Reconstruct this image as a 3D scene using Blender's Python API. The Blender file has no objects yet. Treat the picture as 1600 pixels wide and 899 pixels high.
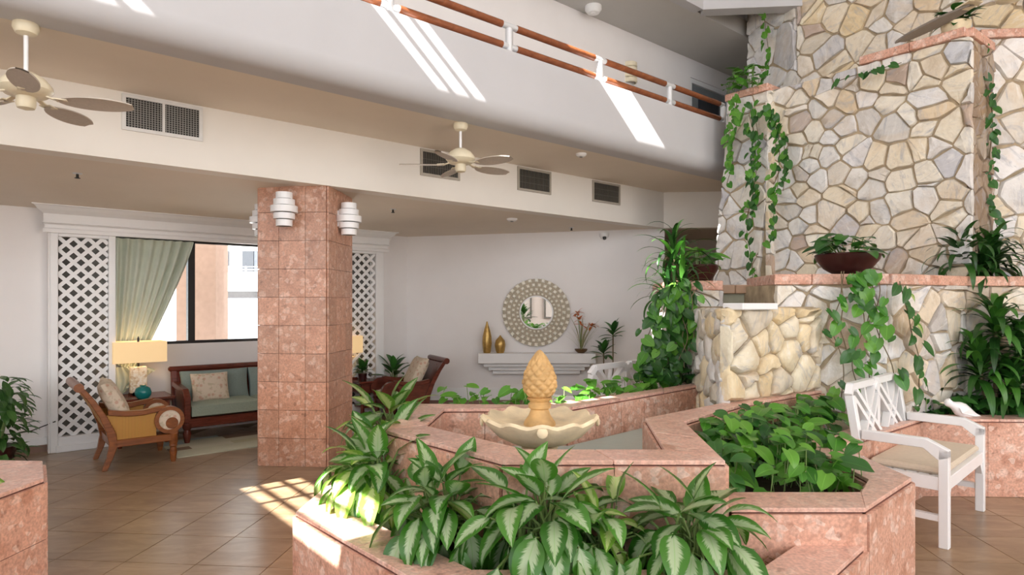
import bpy, bmesh, math, random
from mathutils import Vector, Matrix
C = bpy.context.scene.collection
PI = math.pi
random.seed(7)

# ---------------------------------------------------------------- camera
# the photograph is 1600x899 px; focal length 985 px, camera 1.6 m above the floor, looking along +Y
FPX, CX, CY, EYE = 985.0, 800.0, 475.0, 1.6
cam = bpy.data.cameras.new('camera')
cam.sensor_fit = 'HORIZONTAL'; cam.sensor_width = 36.0
cam.lens = 36.0*FPX/1600.0
cam.shift_y = (CY-449.5)/1600.0
cam.clip_start = 0.05; cam.clip_end = 300
camo = bpy.data.objects.new('camera', cam); C.objects.link(camo)
camo.location = (0, 0, EYE); camo.rotation_euler = (PI/2, 0, 0)
bpy.context.scene.camera = camo

# ---------------------------------------------------------------- building axes
FL = Vector((-3.6996, 4.5551))           # left end of the dropped fascia, in plan
DV = Vector((0.76571, 0.64319))          # along the balcony
NV = Vector((0.64319, -0.76571))         # out of the balcony, into the atrium
RV = Vector((0.9962, -0.0872)); FV = Vector((0.0872, 0.9962))
def W(t, off, z): p = FL+DV*t+NV*off; return Vector((p.x, p.y, z))
def at(u, v, D): return Vector(((u-CX)/FPX*D, D, EYE-(v-CY)/FPX*D))
def onz(u, v, z): return at(u, v, FPX*(EYE-z)/(v-CY))

# ---------------------------------------------------------------- world, sun, exposure
wd = bpy.data.worlds.new('world'); bpy.context.scene.world = wd; wd.use_nodes = True
bg = wd.node_tree.nodes['Background']; bg.inputs[0].default_value = (0.90, 0.95, 1.0, 1); bg.inputs[1].default_value = 2.7
SA, SB = 1.18, 0.35                      # sun travel along DV and against NV per metre of fall
sd = bpy.data.lights.new('sun', 'SUN'); sd.energy = 30.0; sd.angle = math.radians(0.22); sd.color = (1, 0.96, 0.9)
so = bpy.data.objects.new('sun', sd); C.objects.link(so)
sv = Vector((DV.x*SA-NV.x*SB, DV.y*SA-NV.y*SB, -1.0))
so.rotation_euler = sv.to_track_quat('-Z', 'Y').to_euler(); so.location = (0, 0, 12)
ROOF = 7.0
def area(name, loc, aim, sx, sy, e, col):
    l = bpy.data.lights.new(name, 'AREA'); l.shape = 'RECTANGLE'; l.size = sx; l.size_y = sy; l.energy = e; l.color = col
    o = bpy.data.objects.new(name, l); C.objects.link(o); o.location = loc
    o.rotation_euler = (Vector(aim)-Vector(loc)).to_track_quat('-Z', 'Y').to_euler(); return o
area('added_roof_fill', (1.6, 3.4, ROOF-0.12), (1.8, 4.2, 0), 6.0, 5.0, 30, (0.95, 0.98, 1.0))  # added diffuse fill lamp under the roof, wider than the glazed slots
vs = bpy.context.scene.view_settings
vs.view_transform = 'Standard'; vs.look = 'None'; vs.exposure = 0.10; vs.gamma = 1.0; vs.use_curve_mapping = False

# ---------------------------------------------------------------- mesh helpers
class MB:
    def __init__(s): s.v = []; s.f = []; s.uv = None
    def add(s, vs_, fs):
        o = len(s.v); s.v += [tuple(x) for x in vs_]; s.f += [tuple(i+o for i in f) for f in fs]; return s
    def box(s, x0, x1, y0, y1, z0, z1, M=None):
        v = [Vector(p) for p in ((x0,y0,z0),(x1,y0,z0),(x1,y1,z0),(x0,y1,z0),(x0,y0,z1),(x1,y0,z1),(x1,y1,z1),(x0,y1,z1))]
        if M: v = [M @ p for p in v]
        return s.add(v, [(3,2,1,0),(4,5,6,7),(0,1,5,4),(1,2,6,5),(2,3,7,6),(3,0,4,7)])
    def bar(s, a, b, w, h, up=(0,0,1)):
        a, b = Vector(a), Vector(b); d = (b-a); L = d.length; d.normalize(); up = Vector(up)
        x = d.cross(up)
        if x.length < 1e-5: x = d.cross(Vector((0,1,0)))
        x.normalize(); z = x.cross(d)
        M = Matrix((x, d, z)).transposed().to_4x4(); M.translation = a
        return s.box(-w/2, w/2, 0, L, -h/2, h/2, M)
    def prism(s, poly, z0, z1):
        n = len(poly); A = sum(poly[i][0]*poly[(i+1)%n][1]-poly[(i+1)%n][0]*poly[i][1] for i in range(n))
        if A < 0: poly = poly[::-1]
        v = [(p[0],p[1],z0) for p in poly]+[(p[0],p[1],z1) for p in poly]
        return s.add(v, [tuple(range(n-1,-1,-1)), tuple(range(n,2*n))]+[(i,(i+1)%n,(i+1)%n+n,i+n) for i in range(n)])
    def extrude(s, poly3, vec):
        n = len(poly3); vec = Vector(vec); v = [Vector(p) for p in poly3]+[Vector(p)+vec for p in poly3]
        return s.add(v, [tuple(range(n-1,-1,-1)), tuple(range(n,2*n))]+[(i,(i+1)%n,(i+1)%n+n,i+n) for i in range(n)])
    def tube(s, pts, r, n=8, cap=True):
        pts = [Vector(p) for p in pts]; rs = r if isinstance(r, (list, tuple)) else [r]*len(pts); o = len(s.v); prev = None
        for i, p in enumerate(pts):
            d = (pts[min(i+1,len(pts)-1)]-pts[max(i-1,0)]).normalized()
            if prev is None: x = d.orthogonal().normalized()
            else: x = (prev-d*prev.dot(d)).normalized()
            prev = x; y = d.cross(x)
            s.v += [tuple(p+(x*math.cos(2*PI*k/n)+y*math.sin(2*PI*k/n))*rs[i]) for k in range(n)]
        m = len(pts)
        s.f += [(o+i*n+k, o+i*n+(k+1)%n, o+(i+1)*n+(k+1)%n, o+(i+1)*n+k) for i in range(m-1) for k in range(n)]
        if cap: s.f += [tuple(o+k for k in range(n-1,-1,-1)), tuple(o+(m-1)*n+k for k in range(n))]
        return s
    def lathe(s, prof, n=24, c=(0,0,0), M=None, a0=0, a1=2*PI):
        full = abs(a1-a0-2*PI) < 1e-6; k_ = n if full else n+1; o = len(s.v); c = Vector(c)
        for (r, z) in prof:
            for k in range(k_):
                a = a0+(a1-a0)*k/n; p = Vector((r*math.cos(a), r*math.sin(a), z))
                if M: p = M @ p
                s.v.append(tuple(p+c))
        m = len(prof)
        for i in range(m-1):
            for k in range(n if full else n):
                k2 = (k+1) % k_
                s.f.append((o+i*k_+k, o+i*k_+k2, o+(i+1)*k_+k2, o+(i+1)*k_+k))
        if full:
            if prof[0][0] > 1e-4: s.f.append(tuple(o+k for k in range(n-1,-1,-1)))
            if prof[-1][0] > 1e-4: s.f.append(tuple(o+(m-1)*k_+k for k in range(n)))
        return s
    def mesh(s, name, mat, smooth=False):
        me = bpy.data.meshes.new(name); me.from_pydata(s.v, [], s.f)
        if mat: me.materials.append(mat)
        if smooth:
            me.shade_smooth()
            try: me.set_sharp_from_angle(angle=math.radians(38))
            except Exception: pass
        me.update(); return me
    def build(s, name, mat, parent=None, smooth=False, bevel=0.0, loc=None):
        me = s.mesh(name, mat, False)
        bm = bmesh.new(); bm.from_mesh(me); bmesh.ops.recalc_face_normals(bm, faces=bm.faces)
        if bevel: bmesh.ops.bevel(bm, geom=[e for e in bm.edges if e.calc_face_angle(0) > 0.5], offset=bevel, segments=1, affect='EDGES', profile=0.5)
        bm.to_mesh(me); bm.free()
        if smooth:
            me.shade_smooth()
            try: me.set_sharp_from_angle(angle=math.radians(38))
            except Exception: pass
        return link(name, me, parent, loc)
def link(name, me, parent=None, loc=None):
    o = bpy.data.objects.new(name, me); C.objects.link(o)
    if parent: o.parent = parent
    if loc is not None: o.location = loc
    return o
def tag(o, label, cat, group=None, kind=None):
    o['label'] = label; o['category'] = cat
    if group: o['group'] = group
    if kind: o['kind'] = kind
    return o
def thing(name, label, cat, loc=(0,0,0), rz=0, group=None, kind=None):
    o = bpy.data.objects.new(name, None); C.objects.link(o); o.empty_display_size = 0.1
    o.location = loc; o.rotation_euler = (0,0,rz); return tag(o, label, cat, group, kind)
def copy_tree(o, parent=None):
    c = o.copy(); C.objects.link(c); c.parent = parent
    for ch in list(o.children): copy_tree(ch, c)
    return c

# ---------------------------------------------------------------- materials
MATS = {}
def new_mat(name):
    m = bpy.data.materials.new(name); m.use_nodes = True; MATS[name] = m
    return m, m.node_tree, m.node_tree.nodes['Principled BSDF']
def N(nt, typ, **kw):
    n = nt.nodes.new(typ)
    for k, v in kw.items(): setattr(n, k, v)
    return n
def ramp(nt, src, stops, interp='LINEAR'):
    r = N(nt, 'ShaderNodeValToRGB'); r.color_ramp.interpolation = interp
    e = r.color_ramp.elements
    while len(e) < len(stops): e.new(0.5)
    for i, (p, c) in enumerate(stops): e[i].position = p; e[i].color = (*c, 1) if len(c) == 3 else c
    nt.links.new(src, r.inputs[0]); return r.outputs[0]
def mix(nt, a, b, fac, mode='MIX'):
    m = N(nt, 'ShaderNodeMix', data_type='RGBA', blend_type=mode)
    for s, sock in ((a, m.inputs[6]), (b, m.inputs[7]), (fac, m.inputs[0])):
        if isinstance(s, (int, float)): sock.default_value = s
        elif isinstance(s, tuple): sock.default_value = (*s, 1) if len(s) == 3 else s
        else: nt.links.new(s, sock)
    return m.outputs[2]
def pos(nt): return N(nt, 'ShaderNodeNewGeometry').outputs['Position']
def noise(nt, vec, scale, detail=3, rough=0.55, out=0, dist=0.0):
    n = N(nt, 'ShaderNodeTexNoise'); n.inputs['Scale'].default_value = scale; n.inputs['Detail'].default_value = detail
    n.inputs['Roughness'].default_value = rough; n.inputs['Distortion'].default_value = dist
    if vec: nt.links.new(vec, n.inputs['Vector'])
    return n.outputs[out]
def voro(nt, vec, scale, feat='F1', out='Color'):
    n = N(nt, 'ShaderNodeTexVoronoi', feature=feat); n.inputs['Scale'].default_value = scale
    if vec: nt.links.new(vec, n.inputs['Vector'])
    return n.outputs[out]
def bump(nt, p, h, s=0.2, d=0.01):
    b = N(nt, 'ShaderNodeBump'); b.inputs['Strength'].default_value = s; b.inputs['Distance'].default_value = d
    nt.links.new(h, b.inputs['Height']); nt.links.new(b.outputs[0], p.inputs['Normal'])
def rnd(nt): return N(nt, 'ShaderNodeObjectInfo').outputs['Random']
def plain(name, col, rough=0.5, metal=0.0, var=0.06, sc=12.0, bmp=0.0, spec=None):
    m, nt, p = new_mat(name); f = noise(nt, pos(nt), sc)
    a = tuple(c*(1-var) for c in col); b = tuple(min(1, c*(1+var)) for c in col)
    nt.links.new(ramp(nt, f, [(0.3, a), (0.7, b)]), p.inputs['Base Color'])
    p.inputs['Roughness'].default_value = rough; p.inputs['Metallic'].default_value = metal
    if spec is not None: p.inputs['Specular IOR Level'].default_value = spec
    if bmp: bump(nt, p, noise(nt, pos(nt), sc*6), bmp, 0.004)
    return m
def granite(name, base, light, dark, rough, sc=1.0):
    m, nt, p = new_mat(name); g = pos(nt)
    c = ramp(nt, noise(nt, g, 5.5*sc, 5, 0.62, dist=0.6), [(0.28, dark), (0.48, base), (0.60, base), (0.76, light)])
    bl = ramp(nt, voro(nt, g, 9*sc), [(0.0, (0,0,0)), (0.70, (0,0,0)), (0.76, (1,1,1))]); bd = ramp(nt, voro(nt, g, 9*sc, out='Distance'), [(0.25, (1,1,1)), (0.42, (0,0,0))])
    c = mix(nt, c, tuple(min(1, x*1.04) for x in light), N1(nt, mix(nt, bl, bd, 1.0, 'MULTIPLY'), 0.55))
    bl = ramp(nt, voro(nt, g, 6.3*sc), [(0.0, (0,0,0)), (0.74, (0,0,0)), (0.80, (1,1,1))]); bd = ramp(nt, voro(nt, g, 6.3*sc, out='Distance'), [(0.2, (1,1,1)), (0.36, (0,0,0))])
    c = mix(nt, c, dark, N1(nt, mix(nt, bl, bd, 1.0, 'MULTIPLY'), 0.6))
    f = voro(nt, g, 26*sc, out='Distance')
    k = ramp(nt, voro(nt, g, 26*sc), [(0.0, (0,0,0)), (0.72, (0,0,0)), (0.80, (1,1,1))])
    c = mix(nt, c, light, N1(nt, k, 0.6))
    k2 = ramp(nt, noise(nt, g, 20*sc, 2, 0.5), [(0.62, (0,0,0)), (0.72, (1,1,1))])
    c = mix(nt, c, tuple(x*0.55 for x in dark), N1(nt, k2, 0.55))
    k3 = ramp(nt, noise(nt, g, 60*sc, 2), [(0.35, (0.8,)*3), (0.65, (1.1,)*3)])
    c = mix(nt, c, k3, 1.0, 'MULTIPLY')
    t = ramp(nt, rnd(nt), [(0, (0.88,0.88,0.88)), (1, (1.08,1.05,1.04))]); c = mix(nt, c, t, 1.0, 'MULTIPLY')
    nt.links.new(c, p.inputs['Base Color']); p.inputs['Roughness'].default_value = rough
    bump(nt, p, noise(nt, g, 90), 0.08, 0.002); return m
def N1(nt, src, k):
    m = N(nt, 'ShaderNodeMath', operation='MULTIPLY'); nt.links.new(src, m.inputs[0]); m.inputs[1].default_value = k; return m.outputs[0]
def stone_mat(name, stops, vein=0.5):
    m, nt, p = new_mat(name); g = pos(nt)
    c = ramp(nt, rnd(nt), stops)
    v = ramp(nt, noise(nt, g, 5.0, 6, 0.65, dist=1.2), [(0.3, (0.66,0.60,0.52)), (0.5, (1,1,1)), (0.72, (1.16,1.14,1.10))])
    c = mix(nt, c, v, vein, 'MULTIPLY')
    w = ramp(nt, noise(nt, g, 2.3, 4, 0.6, dist=0.6), [(0.5, (0,0,0)), (0.72, (1,1,1))])
    c = mix(nt, c, (0.64, 0.43, 0.20), N1(nt, w, 0.36))
    vr = N(nt, 'ShaderNodeVectorRotate', rotation_type='EULER_XYZ'); cb = N(nt, 'ShaderNodeCombineXYZ'); nt.links.new(N1(nt, rnd(nt), 40.0), cb.inputs[0]); nt.links.new(N1(nt, rnd(nt), 90.0), cb.inputs[1]); nt.links.new(N1(nt, rnd(nt), 23.0), cb.inputs[2])
    nt.links.new(g, vr.inputs['Vector']); nt.links.new(cb.outputs[0], vr.inputs['Rotation'])
    mp = N(nt, 'ShaderNodeMapping'); mp.inputs['Scale'].default_value = (3.5, 3.5, 17.0); nt.links.new(vr.outputs[0], mp.inputs[0])
    sk = noise(nt, mp.outputs[0], 1.0, 5, 0.65, dist=0.8)
    c = mix(nt, c, (0.37, 0.38, 0.42), N1(nt, ramp(nt, sk, [(0.54, (0,0,0)), (0.68, (1,1,1))]), 0.62))
    c = mix(nt, c, (0.90, 0.88, 0.84), N1(nt, ramp(nt, sk, [(0.30, (1,1,1)), (0.44, (0,0,0))]), 0.5))
    nt.links.new(c, p.inputs['Base Color']); p.inputs['Roughness'].default_value = 0.7
    bump(nt, p, noise(nt, g, 16, 6, 0.65), 0.45, 0.03); return m
def wood(name, a, b, rough=0.3, sc=6):
    m, nt, p = new_mat(name); tc = N(nt, 'ShaderNodeTexCoord').outputs['Object']
    mp = N(nt, 'ShaderNodeMapping'); mp.inputs['Scale'].default_value = (1, 6, 6); nt.links.new(tc, mp.inputs[0])
    nt.links.new(ramp(nt, noise(nt, mp.outputs[0], sc, 5, 0.6, dist=0.8), [(0.3, a), (0.7, b)]), p.inputs['Base Color'])
    p.inputs['Roughness'].default_value = rough; return m
M_WALL = plain('white_plaster', (0.85, 0.82, 0.81), 0.75, 0, 0.02, 2.0, 0.05)
M_CEIL = plain('cream_plaster', (0.79, 0.71, 0.61), 0.85, 0, 0.03, 1.3, 0.08)
M_FASC = plain('warm_plaster', (0.83, 0.79, 0.73), 0.8, 0, 0.02, 2.0, 0.05)
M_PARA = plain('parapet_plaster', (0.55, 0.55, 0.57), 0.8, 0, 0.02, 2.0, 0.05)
M_TRIM = plain('white_paint', (0.86, 0.86, 0.86), 0.4, 0, 0.01)
M_WHITE = plain('white_gloss', (0.88, 0.88, 0.89), 0.3, 0, 0.01)
M_GREYBK = plain('grey_backing', (0.22, 0.22, 0.21), 0.8, 0, 0.15, 5)
M_DARK = plain('dark_void', (0.03, 0.027, 0.024), 0.8)
M_BLACK = plain('black_frame', (0.012, 0.010, 0.010), 0.4)
M_BASEB = plain('brown_baseboard', (0.22, 0.12, 0.08), 0.4)
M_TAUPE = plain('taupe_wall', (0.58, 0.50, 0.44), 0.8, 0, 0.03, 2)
M_PINK = granite('pink_granite', (0.67, 0.38, 0.28), (0.84, 0.65, 0.56), (0.45, 0.20, 0.125), 0.42)
M_PINKCAP = granite('pink_granite_honed', (0.74, 0.46, 0.37), (0.82, 0.60, 0.51), (0.58, 0.32, 0.24), 0.32)
M_COL = granite('pink_granite_column', (0.58, 0.31, 0.205), (0.75, 0.51, 0.40), (0.43, 0.205, 0.125), 0.28)
M_GROUT = plain('pink_grout', (0.27, 0.12, 0.09), 0.9)
M_SOIL = plain('dark_soil', (0.06, 0.035, 0.025), 0.95, 0, 0.4, 30, 0.5)
M_MULCH = plain('brown_mulch', (0.26, 0.14, 0.07), 0.95, 0, 0.5, 40, 0.8)
M_MORTAR = plain('tan_mortar', (0.40, 0.315, 0.21), 0.95, 0, 0.3, 7, 0.4)
def floor_mat():
    m, nt, p = new_mat('beige_floor_tile'); g = pos(nt)
    mp = N(nt, 'ShaderNodeMapping'); mp.inputs['Scale'].default_value = (1.0, 2.6, 1); nt.links.new(g, mp.inputs[0])
    c = ramp(nt, noise(nt, mp.outputs[0], 3.0, 6, 0.65, dist=0.7), [(0.3, (0.23,0.15,0.088)), (0.5, (0.30,0.205,0.125)), (0.72, (0.39,0.28,0.185))])
    c = mix(nt, c, ramp(nt, rnd(nt), [(0, (0.93,0.93,0.93)), (1, (1.06,1.05,1.03))]), 1.0, 'MULTIPLY')
    nt.links.new(c, p.inputs['Base Color']); p.inputs['Roughness'].default_value = 0.28
    bump(nt, p, noise(nt, g, 25), 0.05, 0.002); return m
M_FLOOR = floor_mat()
M_FGROUT = plain('floor_grout', (0.20, 0.14, 0.09), 0.9)
S_STOPS = [(0.0,(0.82,0.75,0.61)), (0.2,(0.79,0.69,0.53)), (0.38,(0.84,0.80,0.71)), (0.54,(0.77,0.70,0.59)), (0.68,(0.74,0.60,0.42)), (0.8,(0.85,0.82,0.77)), (0.9,(0.66,0.64,0.61)), (0.96,(0.52,0.38,0.29)), (1.0,(0.66,0.67,0.70))]
M_STONE = stone_mat('tan_fieldstone', S_STOPS)
M_STONEW = stone_mat('pale_fieldstone', [(0,(0.80,0.79,0.78)), (0.3,(0.74,0.72,0.69)), (0.5,(0.84,0.83,0.84)), (0.7,(0.70,0.64,0.55)), (0.85,(0.58,0.58,0.62)), (1,(0.80,0.76,0.68))])
M_STONEY = stone_mat('yellow_fieldstone', [(0,(0.80,0.68,0.47)), (0.3,(0.76,0.60,0.36)), (0.55,(0.84,0.77,0.60)), (0.8,(0.70,0.62,0.50)), (1,(0.60,0.55,0.46))])
M_STONED = stone_mat('brown_fieldstone', [(0,(0.52,0.44,0.36)), (0.4,(0.58,0.46,0.33)), (0.7,(0.50,0.48,0.47)), (1,(0.62,0.55,0.47))])
M_STONEB = stone_mat('shaded_brown_fieldstone', [(0,(0.30,0.21,0.14)), (0.4,(0.36,0.27,0.19)), (0.7,(0.42,0.34,0.26)), (1,(0.33,0.26,0.20))])  # for the tower's right side, whose shade is put into this brown
M_RAIL = wood('red_brown_handrail', (0.20,0.058,0.022), (0.31,0.10,0.038), 0.25, 3)
M_MAHOG = wood('dark_mahogany', (0.085,0.018,0.010), (0.16,0.035,0.02), 0.25)
M_TEAK = wood('honey_teak', (0.14,0.038,0.008), (0.27,0.085,0.02), 0.32)
M_METAL = plain('grey_metal', (0.72,0.74,0.76), 0.35, 0.3, 0.02)
M_FANB = plain('fan_blade_weave', (0.52,0.46,0.40), 0.6, 0, 0.06, 60, 0.2)
M_FANM = plain('cream_enamel', (0.78,0.70,0.52), 0.35)
M_GOLD = plain('gold_ceramic', (0.52,0.33,0.10), 0.3, 0.55, 0.15, 40)
M_TURQ = plain('turquoise_glaze', (0.01,0.20,0.20), 0.15)
M_SAGE = plain('sage_fabric', (0.30,0.35,0.28), 0.9, 0, 0.06, 60, 0.2)
M_SAGED = plain('slate_sage_fabric', (0.22,0.28,0.26), 0.9, 0, 0.06, 60, 0.2)
M_BEIGEC = plain('beige_canvas', (0.66,0.56,0.44), 0.9, 0, 0.04, 40, 0.15)
M_MAROON = plain('maroon_pot', (0.035,0.006,0.006), 0.3)
M_CREAMS = plain('cast_limestone', (0.80,0.66,0.44), 0.7, 0, 0.16, 9, 0.35)
M_OCHRE = plain('ochre_cast_stone', (0.60,0.37,0.15), 0.6, 0, 0.25, 10, 0.3)
M_SHADE = None
def shade_mat():
    m, nt, p = new_mat('lit_lamp_shade'); p.inputs['Base Color'].default_value = (0.85,0.68,0.42,1)
    p.inputs['Emission Color'].default_value = (1.0,0.60,0.24,1); p.inputs['Emission Strength'].default_value = 0.38
    p.inputs['Roughness'].default_value = 0.9; return m
M_SHADE = shade_mat()
def floral():
    m, nt, p = new_mat('floral_linen'); g = pos(nt)
    k = ramp(nt, voro(nt, g, 15, out='Distance'), [(0.18,(1,1,1)), (0.34,(0,0,0))]); k2 = ramp(nt, noise(nt, g, 26, 3), [(0.55,(0,0,0)), (0.62,(1,1,1))])
    c = mix(nt, (0.66,0.56,0.44), (0.50,0.20,0.13), N1(nt, k, 0.55)); c = mix(nt, c, (0.36,0.30,0.16), N1(nt, k2, 0.45))
    nt.links.new(c, p.inputs['Base Color']); p.inputs['Roughness'].default_value = 0.9; return m
M_FLORAL = floral()
def rattan():
    m, nt, p = new_mat('yellow_cane_weave'); g = N(nt, 'ShaderNodeTexCoord').outputs['Object']
    w = N(nt, 'ShaderNodeTexWave'); w.inputs['Scale'].default_value = 26; nt.links.new(g, w.inputs[0])
    w2 = N(nt, 'ShaderNodeTexWave', bands_direction='Z'); w2.inputs['Scale'].default_value = 26; nt.links.new(g, w2.inputs[0])
    c = mix(nt, ramp(nt, w.outputs[1], [(0.2,(0.30,0.13,0.02)), (0.6,(0.62,0.34,0.06))]), ramp(nt, w2.outputs[1], [(0.2,(0.7,0.6,0.5)), (0.6,(1,1,1))]), 1.0, 'MULTIPLY')
    nt.links.new(c, p.inputs['Base Color']); p.inputs['Roughness'].default_value = 0.5; return m
M_RATTAN = rattan()
def rug_mat():
    m, nt, p = new_mat('patchwork_rug'); g = N(nt, 'ShaderNodeTexCoord').outputs['Object']
    b = N(nt, 'ShaderNodeTexBrick'); b.inputs['Scale'].default_value = 1.0; b.inputs['Brick Width'].default_value = 0.62; b.inputs['Row Height'].default_value = 0.16; b.inputs['Mortar Size'].default_value = 0.0
    b.inputs['Bias'].default_value = 0.0; b.offset_frequency = 2; b.squash = 0.7; nt.links.new(g, b.inputs[0]); b.inputs['Color1'].default_value = (0,0,0,1); b.inputs['Color2'].default_value = (1,1,1,1)
    c = ramp(nt, b.outputs[0], [(0.0,(0.46,0.45,0.34)), (0.3,(0.34,0.38,0.36)), (0.5,(0.50,0.48,0.38)), (0.68,(0.20,0.13,0.09)), (0.8,(0.42,0.40,0.27)), (0.92,(0.26,0.31,0.32))], 'CONSTANT')
    nt.links.new(c, p.inputs['Base Color']); p.inputs['Roughness'].default_value = 0.95; return m
M_RUG = rug_mat()
def shell_mat():
    m, nt, p = new_mat('shell_mosaic'); g = pos(nt)
    c = ramp(nt, voro(nt, g, 45), [(0.2,(0.62,0.46,0.28)), (0.5,(0.80,0.70,0.52)), (0.8,(0.86,0.80,0.68))])
    nt.links.new(c, p.inputs['Base Color']); p.inputs['Roughness'].default_value = 0.4; return m
M_SHELL = shell_mat()
def curtain_mat():
    m, nt, p = new_mat('sage_curtain'); g = pos(nt)
    nt.links.new(ramp(nt, noise(nt, g, 6), [(0.3,(0.55,0.60,0.50)), (0.7,(0.62,0.66,0.56))]), p.inputs['Base Color'])
    p.inputs['Roughness'].default_value = 0.8; p.inputs['Subsurface Weight'].default_value = 0.0; return m
M_CURT = curtain_mat()
def glass_mat():
    m, nt, p = new_mat('window_glass'); nt.nodes.remove(p); o = nt.nodes['Material Output']
    t = N(nt, 'ShaderNodeBsdfTransparent'); t.inputs[0].default_value = (0.97,0.98,0.98,1); gl = N(nt, 'ShaderNodeBsdfGlossy'); gl.inputs['Roughness'].default_value = 0.02
    f = N(nt, 'ShaderNodeFresnel'); f.inputs[0].default_value = 1.3; mx = N(nt, 'ShaderNodeMixShader')
    nt.links.new(f.outputs[0], mx.inputs[0]); nt.links.new(t.outputs[0], mx.inputs[1]); nt.links.new(gl.outputs[0], mx.inputs[2]); nt.links.new(mx.outputs[0], o.inputs[0]); return m
M_GLASS = glass_mat()
def water_mat():
    m, nt, p = new_mat('pool_water'); g = pos(nt); p.inputs['Base Color'].default_value = (0.42,0.54,0.50,1)
    p.inputs['Roughness'].default_value = 0.06; p.inputs['IOR'].default_value = 1.33
    bump(nt, p, noise(nt, g, 9, 2), 0.06, 0.02); return m
M_WATER = water_mat()
def mirror_mat():
    m, nt, p = new_mat('mirror_glass'); p.inputs['Base Color'].default_value = (0.92,0.93,0.93,1); p.inputs['Metallic'].default_value = 1; p.inputs['Roughness'].default_value = 0.01; return m
M_MIRROR = mirror_mat()
def leaf_mat(name, a, b, rough=0.35, silver=None, trans=0.25):
    m, nt, p = new_mat(name); uv = N(nt, 'ShaderNodeUVMap').outputs[0]
    c = ramp(nt, rnd(nt), [(0.0, a), (1.0, b)])
    sep = N(nt, 'ShaderNodeSeparateXYZ'); nt.links.new(uv, sep.inputs[0])
    def mth(op, x, y):
        q = N(nt, 'ShaderNodeMath', operation=op)
        for i, s in enumerate((x, y)):
            if s is None: continue
            if isinstance(s, (int, float)): q.inputs[i].default_value = s
            else: nt.links.new(s, q.inputs[i])
        return q.outputs[0]
    av = mth('ABSOLUTE', mth('SUBTRACT', sep.outputs[1], 0.5), None)     # 0 midrib .. 0.5 margin
    if silver:
        # oblique feathering along the veins
        cb = N(nt, 'ShaderNodeCombineXYZ'); nt.links.new(mth('MULTIPLY', mth('SUBTRACT', sep.outputs[0], mth('MULTIPLY', av, 0.45)), 26.0), cb.inputs[0]); nt.links.new(mth('MULTIPLY', sep.outputs[1], 2.0), cb.inputs[1])
        nt.links.new(mth('MULTIPLY', rnd(nt), 20.0), cb.inputs[2])
        f = noise(nt, cb.outputs[0], 1.0, 2, 0.6)
        e = mth('ADD', mth('MULTIPLY', av, 2.0), mth('MULTIPLY', mth('SUBTRACT', f, 0.5), 0.9))
        tip = mth('MULTIPLY', mth('POWER', sep.outputs[0], 4.0), 0.35)
        k = ramp(nt, mth('ADD', e, tip), [(0.33, (1,1,1)), (0.56, (0,0,0))])
        c = mix(nt, c, silver, k)
    rib = ramp(nt, av, [(0.0, (1,1,1)), (0.03, (0,0,0))])
    c = mix(nt, c, tuple(min(1, x*1.8+0.03) for x in b), N1(nt, rib, 0.45))
    nt.links.new(c, p.inputs['Base Color']); p.inputs['Roughness'].default_value = rough
    if trans:
        o = nt.nodes['Material Output']; tr = N(nt, 'ShaderNodeBsdfTranslucent'); mx = N(nt, 'ShaderNodeMixShader'); mx.inputs[0].default_value = trans
        nt.links.new(mix(nt, c, (1.0, 1.25, 0.6), 1.0, 'MULTIPLY'), tr.inputs[0])
        nt.links.new(p.outputs[0], mx.inputs[1]); nt.links.new(tr.outputs[0], mx.inputs[2]); nt.links.new(mx.outputs[0], o.inputs[0])
    return m
M_AGLA = leaf_mat('silver_green_leaf', (0.03,0.13,0.012), (0.085,0.26,0.03), 0.3, (0.43,0.54,0.33))
M_AGLAY = leaf_mat('yellow_green_leaf', (0.14,0.30,0.035), (0.22,0.40,0.05), 0.3, (0.52,0.60,0.26))
M_POTH = leaf_mat('pothos_leaf', (0.045,0.19,0.02), (0.14,0.36,0.04), 0.3)
M_POTHD = leaf_mat('dark_pothos_leaf', (0.02,0.085,0.018), (0.05,0.17,0.03), 0.3)
M_DRAC = leaf_mat('dark_strap_leaf', (0.014,0.055,0.012), (0.04,0.13,0.022), 0.28)
M_DRACL = leaf_mat('green_strap_leaf', (0.03,0.12,0.02), (0.08,0.24,0.035), 0.28)
M_BUSH = leaf_mat('bush_leaf', (0.03,0.09,0.02), (0.08,0.19,0.045), 0.35)
M_ORANGE = leaf_mat('orange_petal', (0.50,0.10,0.02), (0.62,0.17,0.04), 0.5)
M_DRY = leaf_mat('dry_grass_blade', (0.34,0.30,0.16), (0.44,0.40,0.24), 0.7)
M_STEM = plain('green_stem', (0.16,0.24,0.07), 0.5)
M_VINE = plain('brown_vine', (0.17,0.13,0.07), 0.7)
M_PEACH = plain('peach_stucco', (0.50,0.33,0.25), 0.8)
M_EXTW = plain('white_stucco', (0.86,0.86,0.86), 0.8)
M_EXTG = plain('tinted_glass', (0.035,0.04,0.05), 0.4)
M_GRND = plain('concrete_paving', (0.62,0.60,0.57), 0.9)
# ================================================================ STRUCTURE
def struct(name, mb, mat, label=None, cat=None, bevel=0.0, smooth=False):
    o = mb.build(name, mat, None, smooth, bevel); o['kind'] = 'structure'
    if label: o['label'] = label; o['category'] = cat
    return o
def quad_wall(a, b, z0, z1, th):       # vertical slab from plan point a to b; thickness to the left of a->b
    a, b = Vector(a), Vector(b); d = (b-a).normalized(); nn = Vector((-d.y, d.x))*th
    return MB().prism([a, b, b+nn, a+nn], z0, z1)
w2 = lambda t, off: (W(t, off, 0).x, W(t, off, 0).y)

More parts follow.
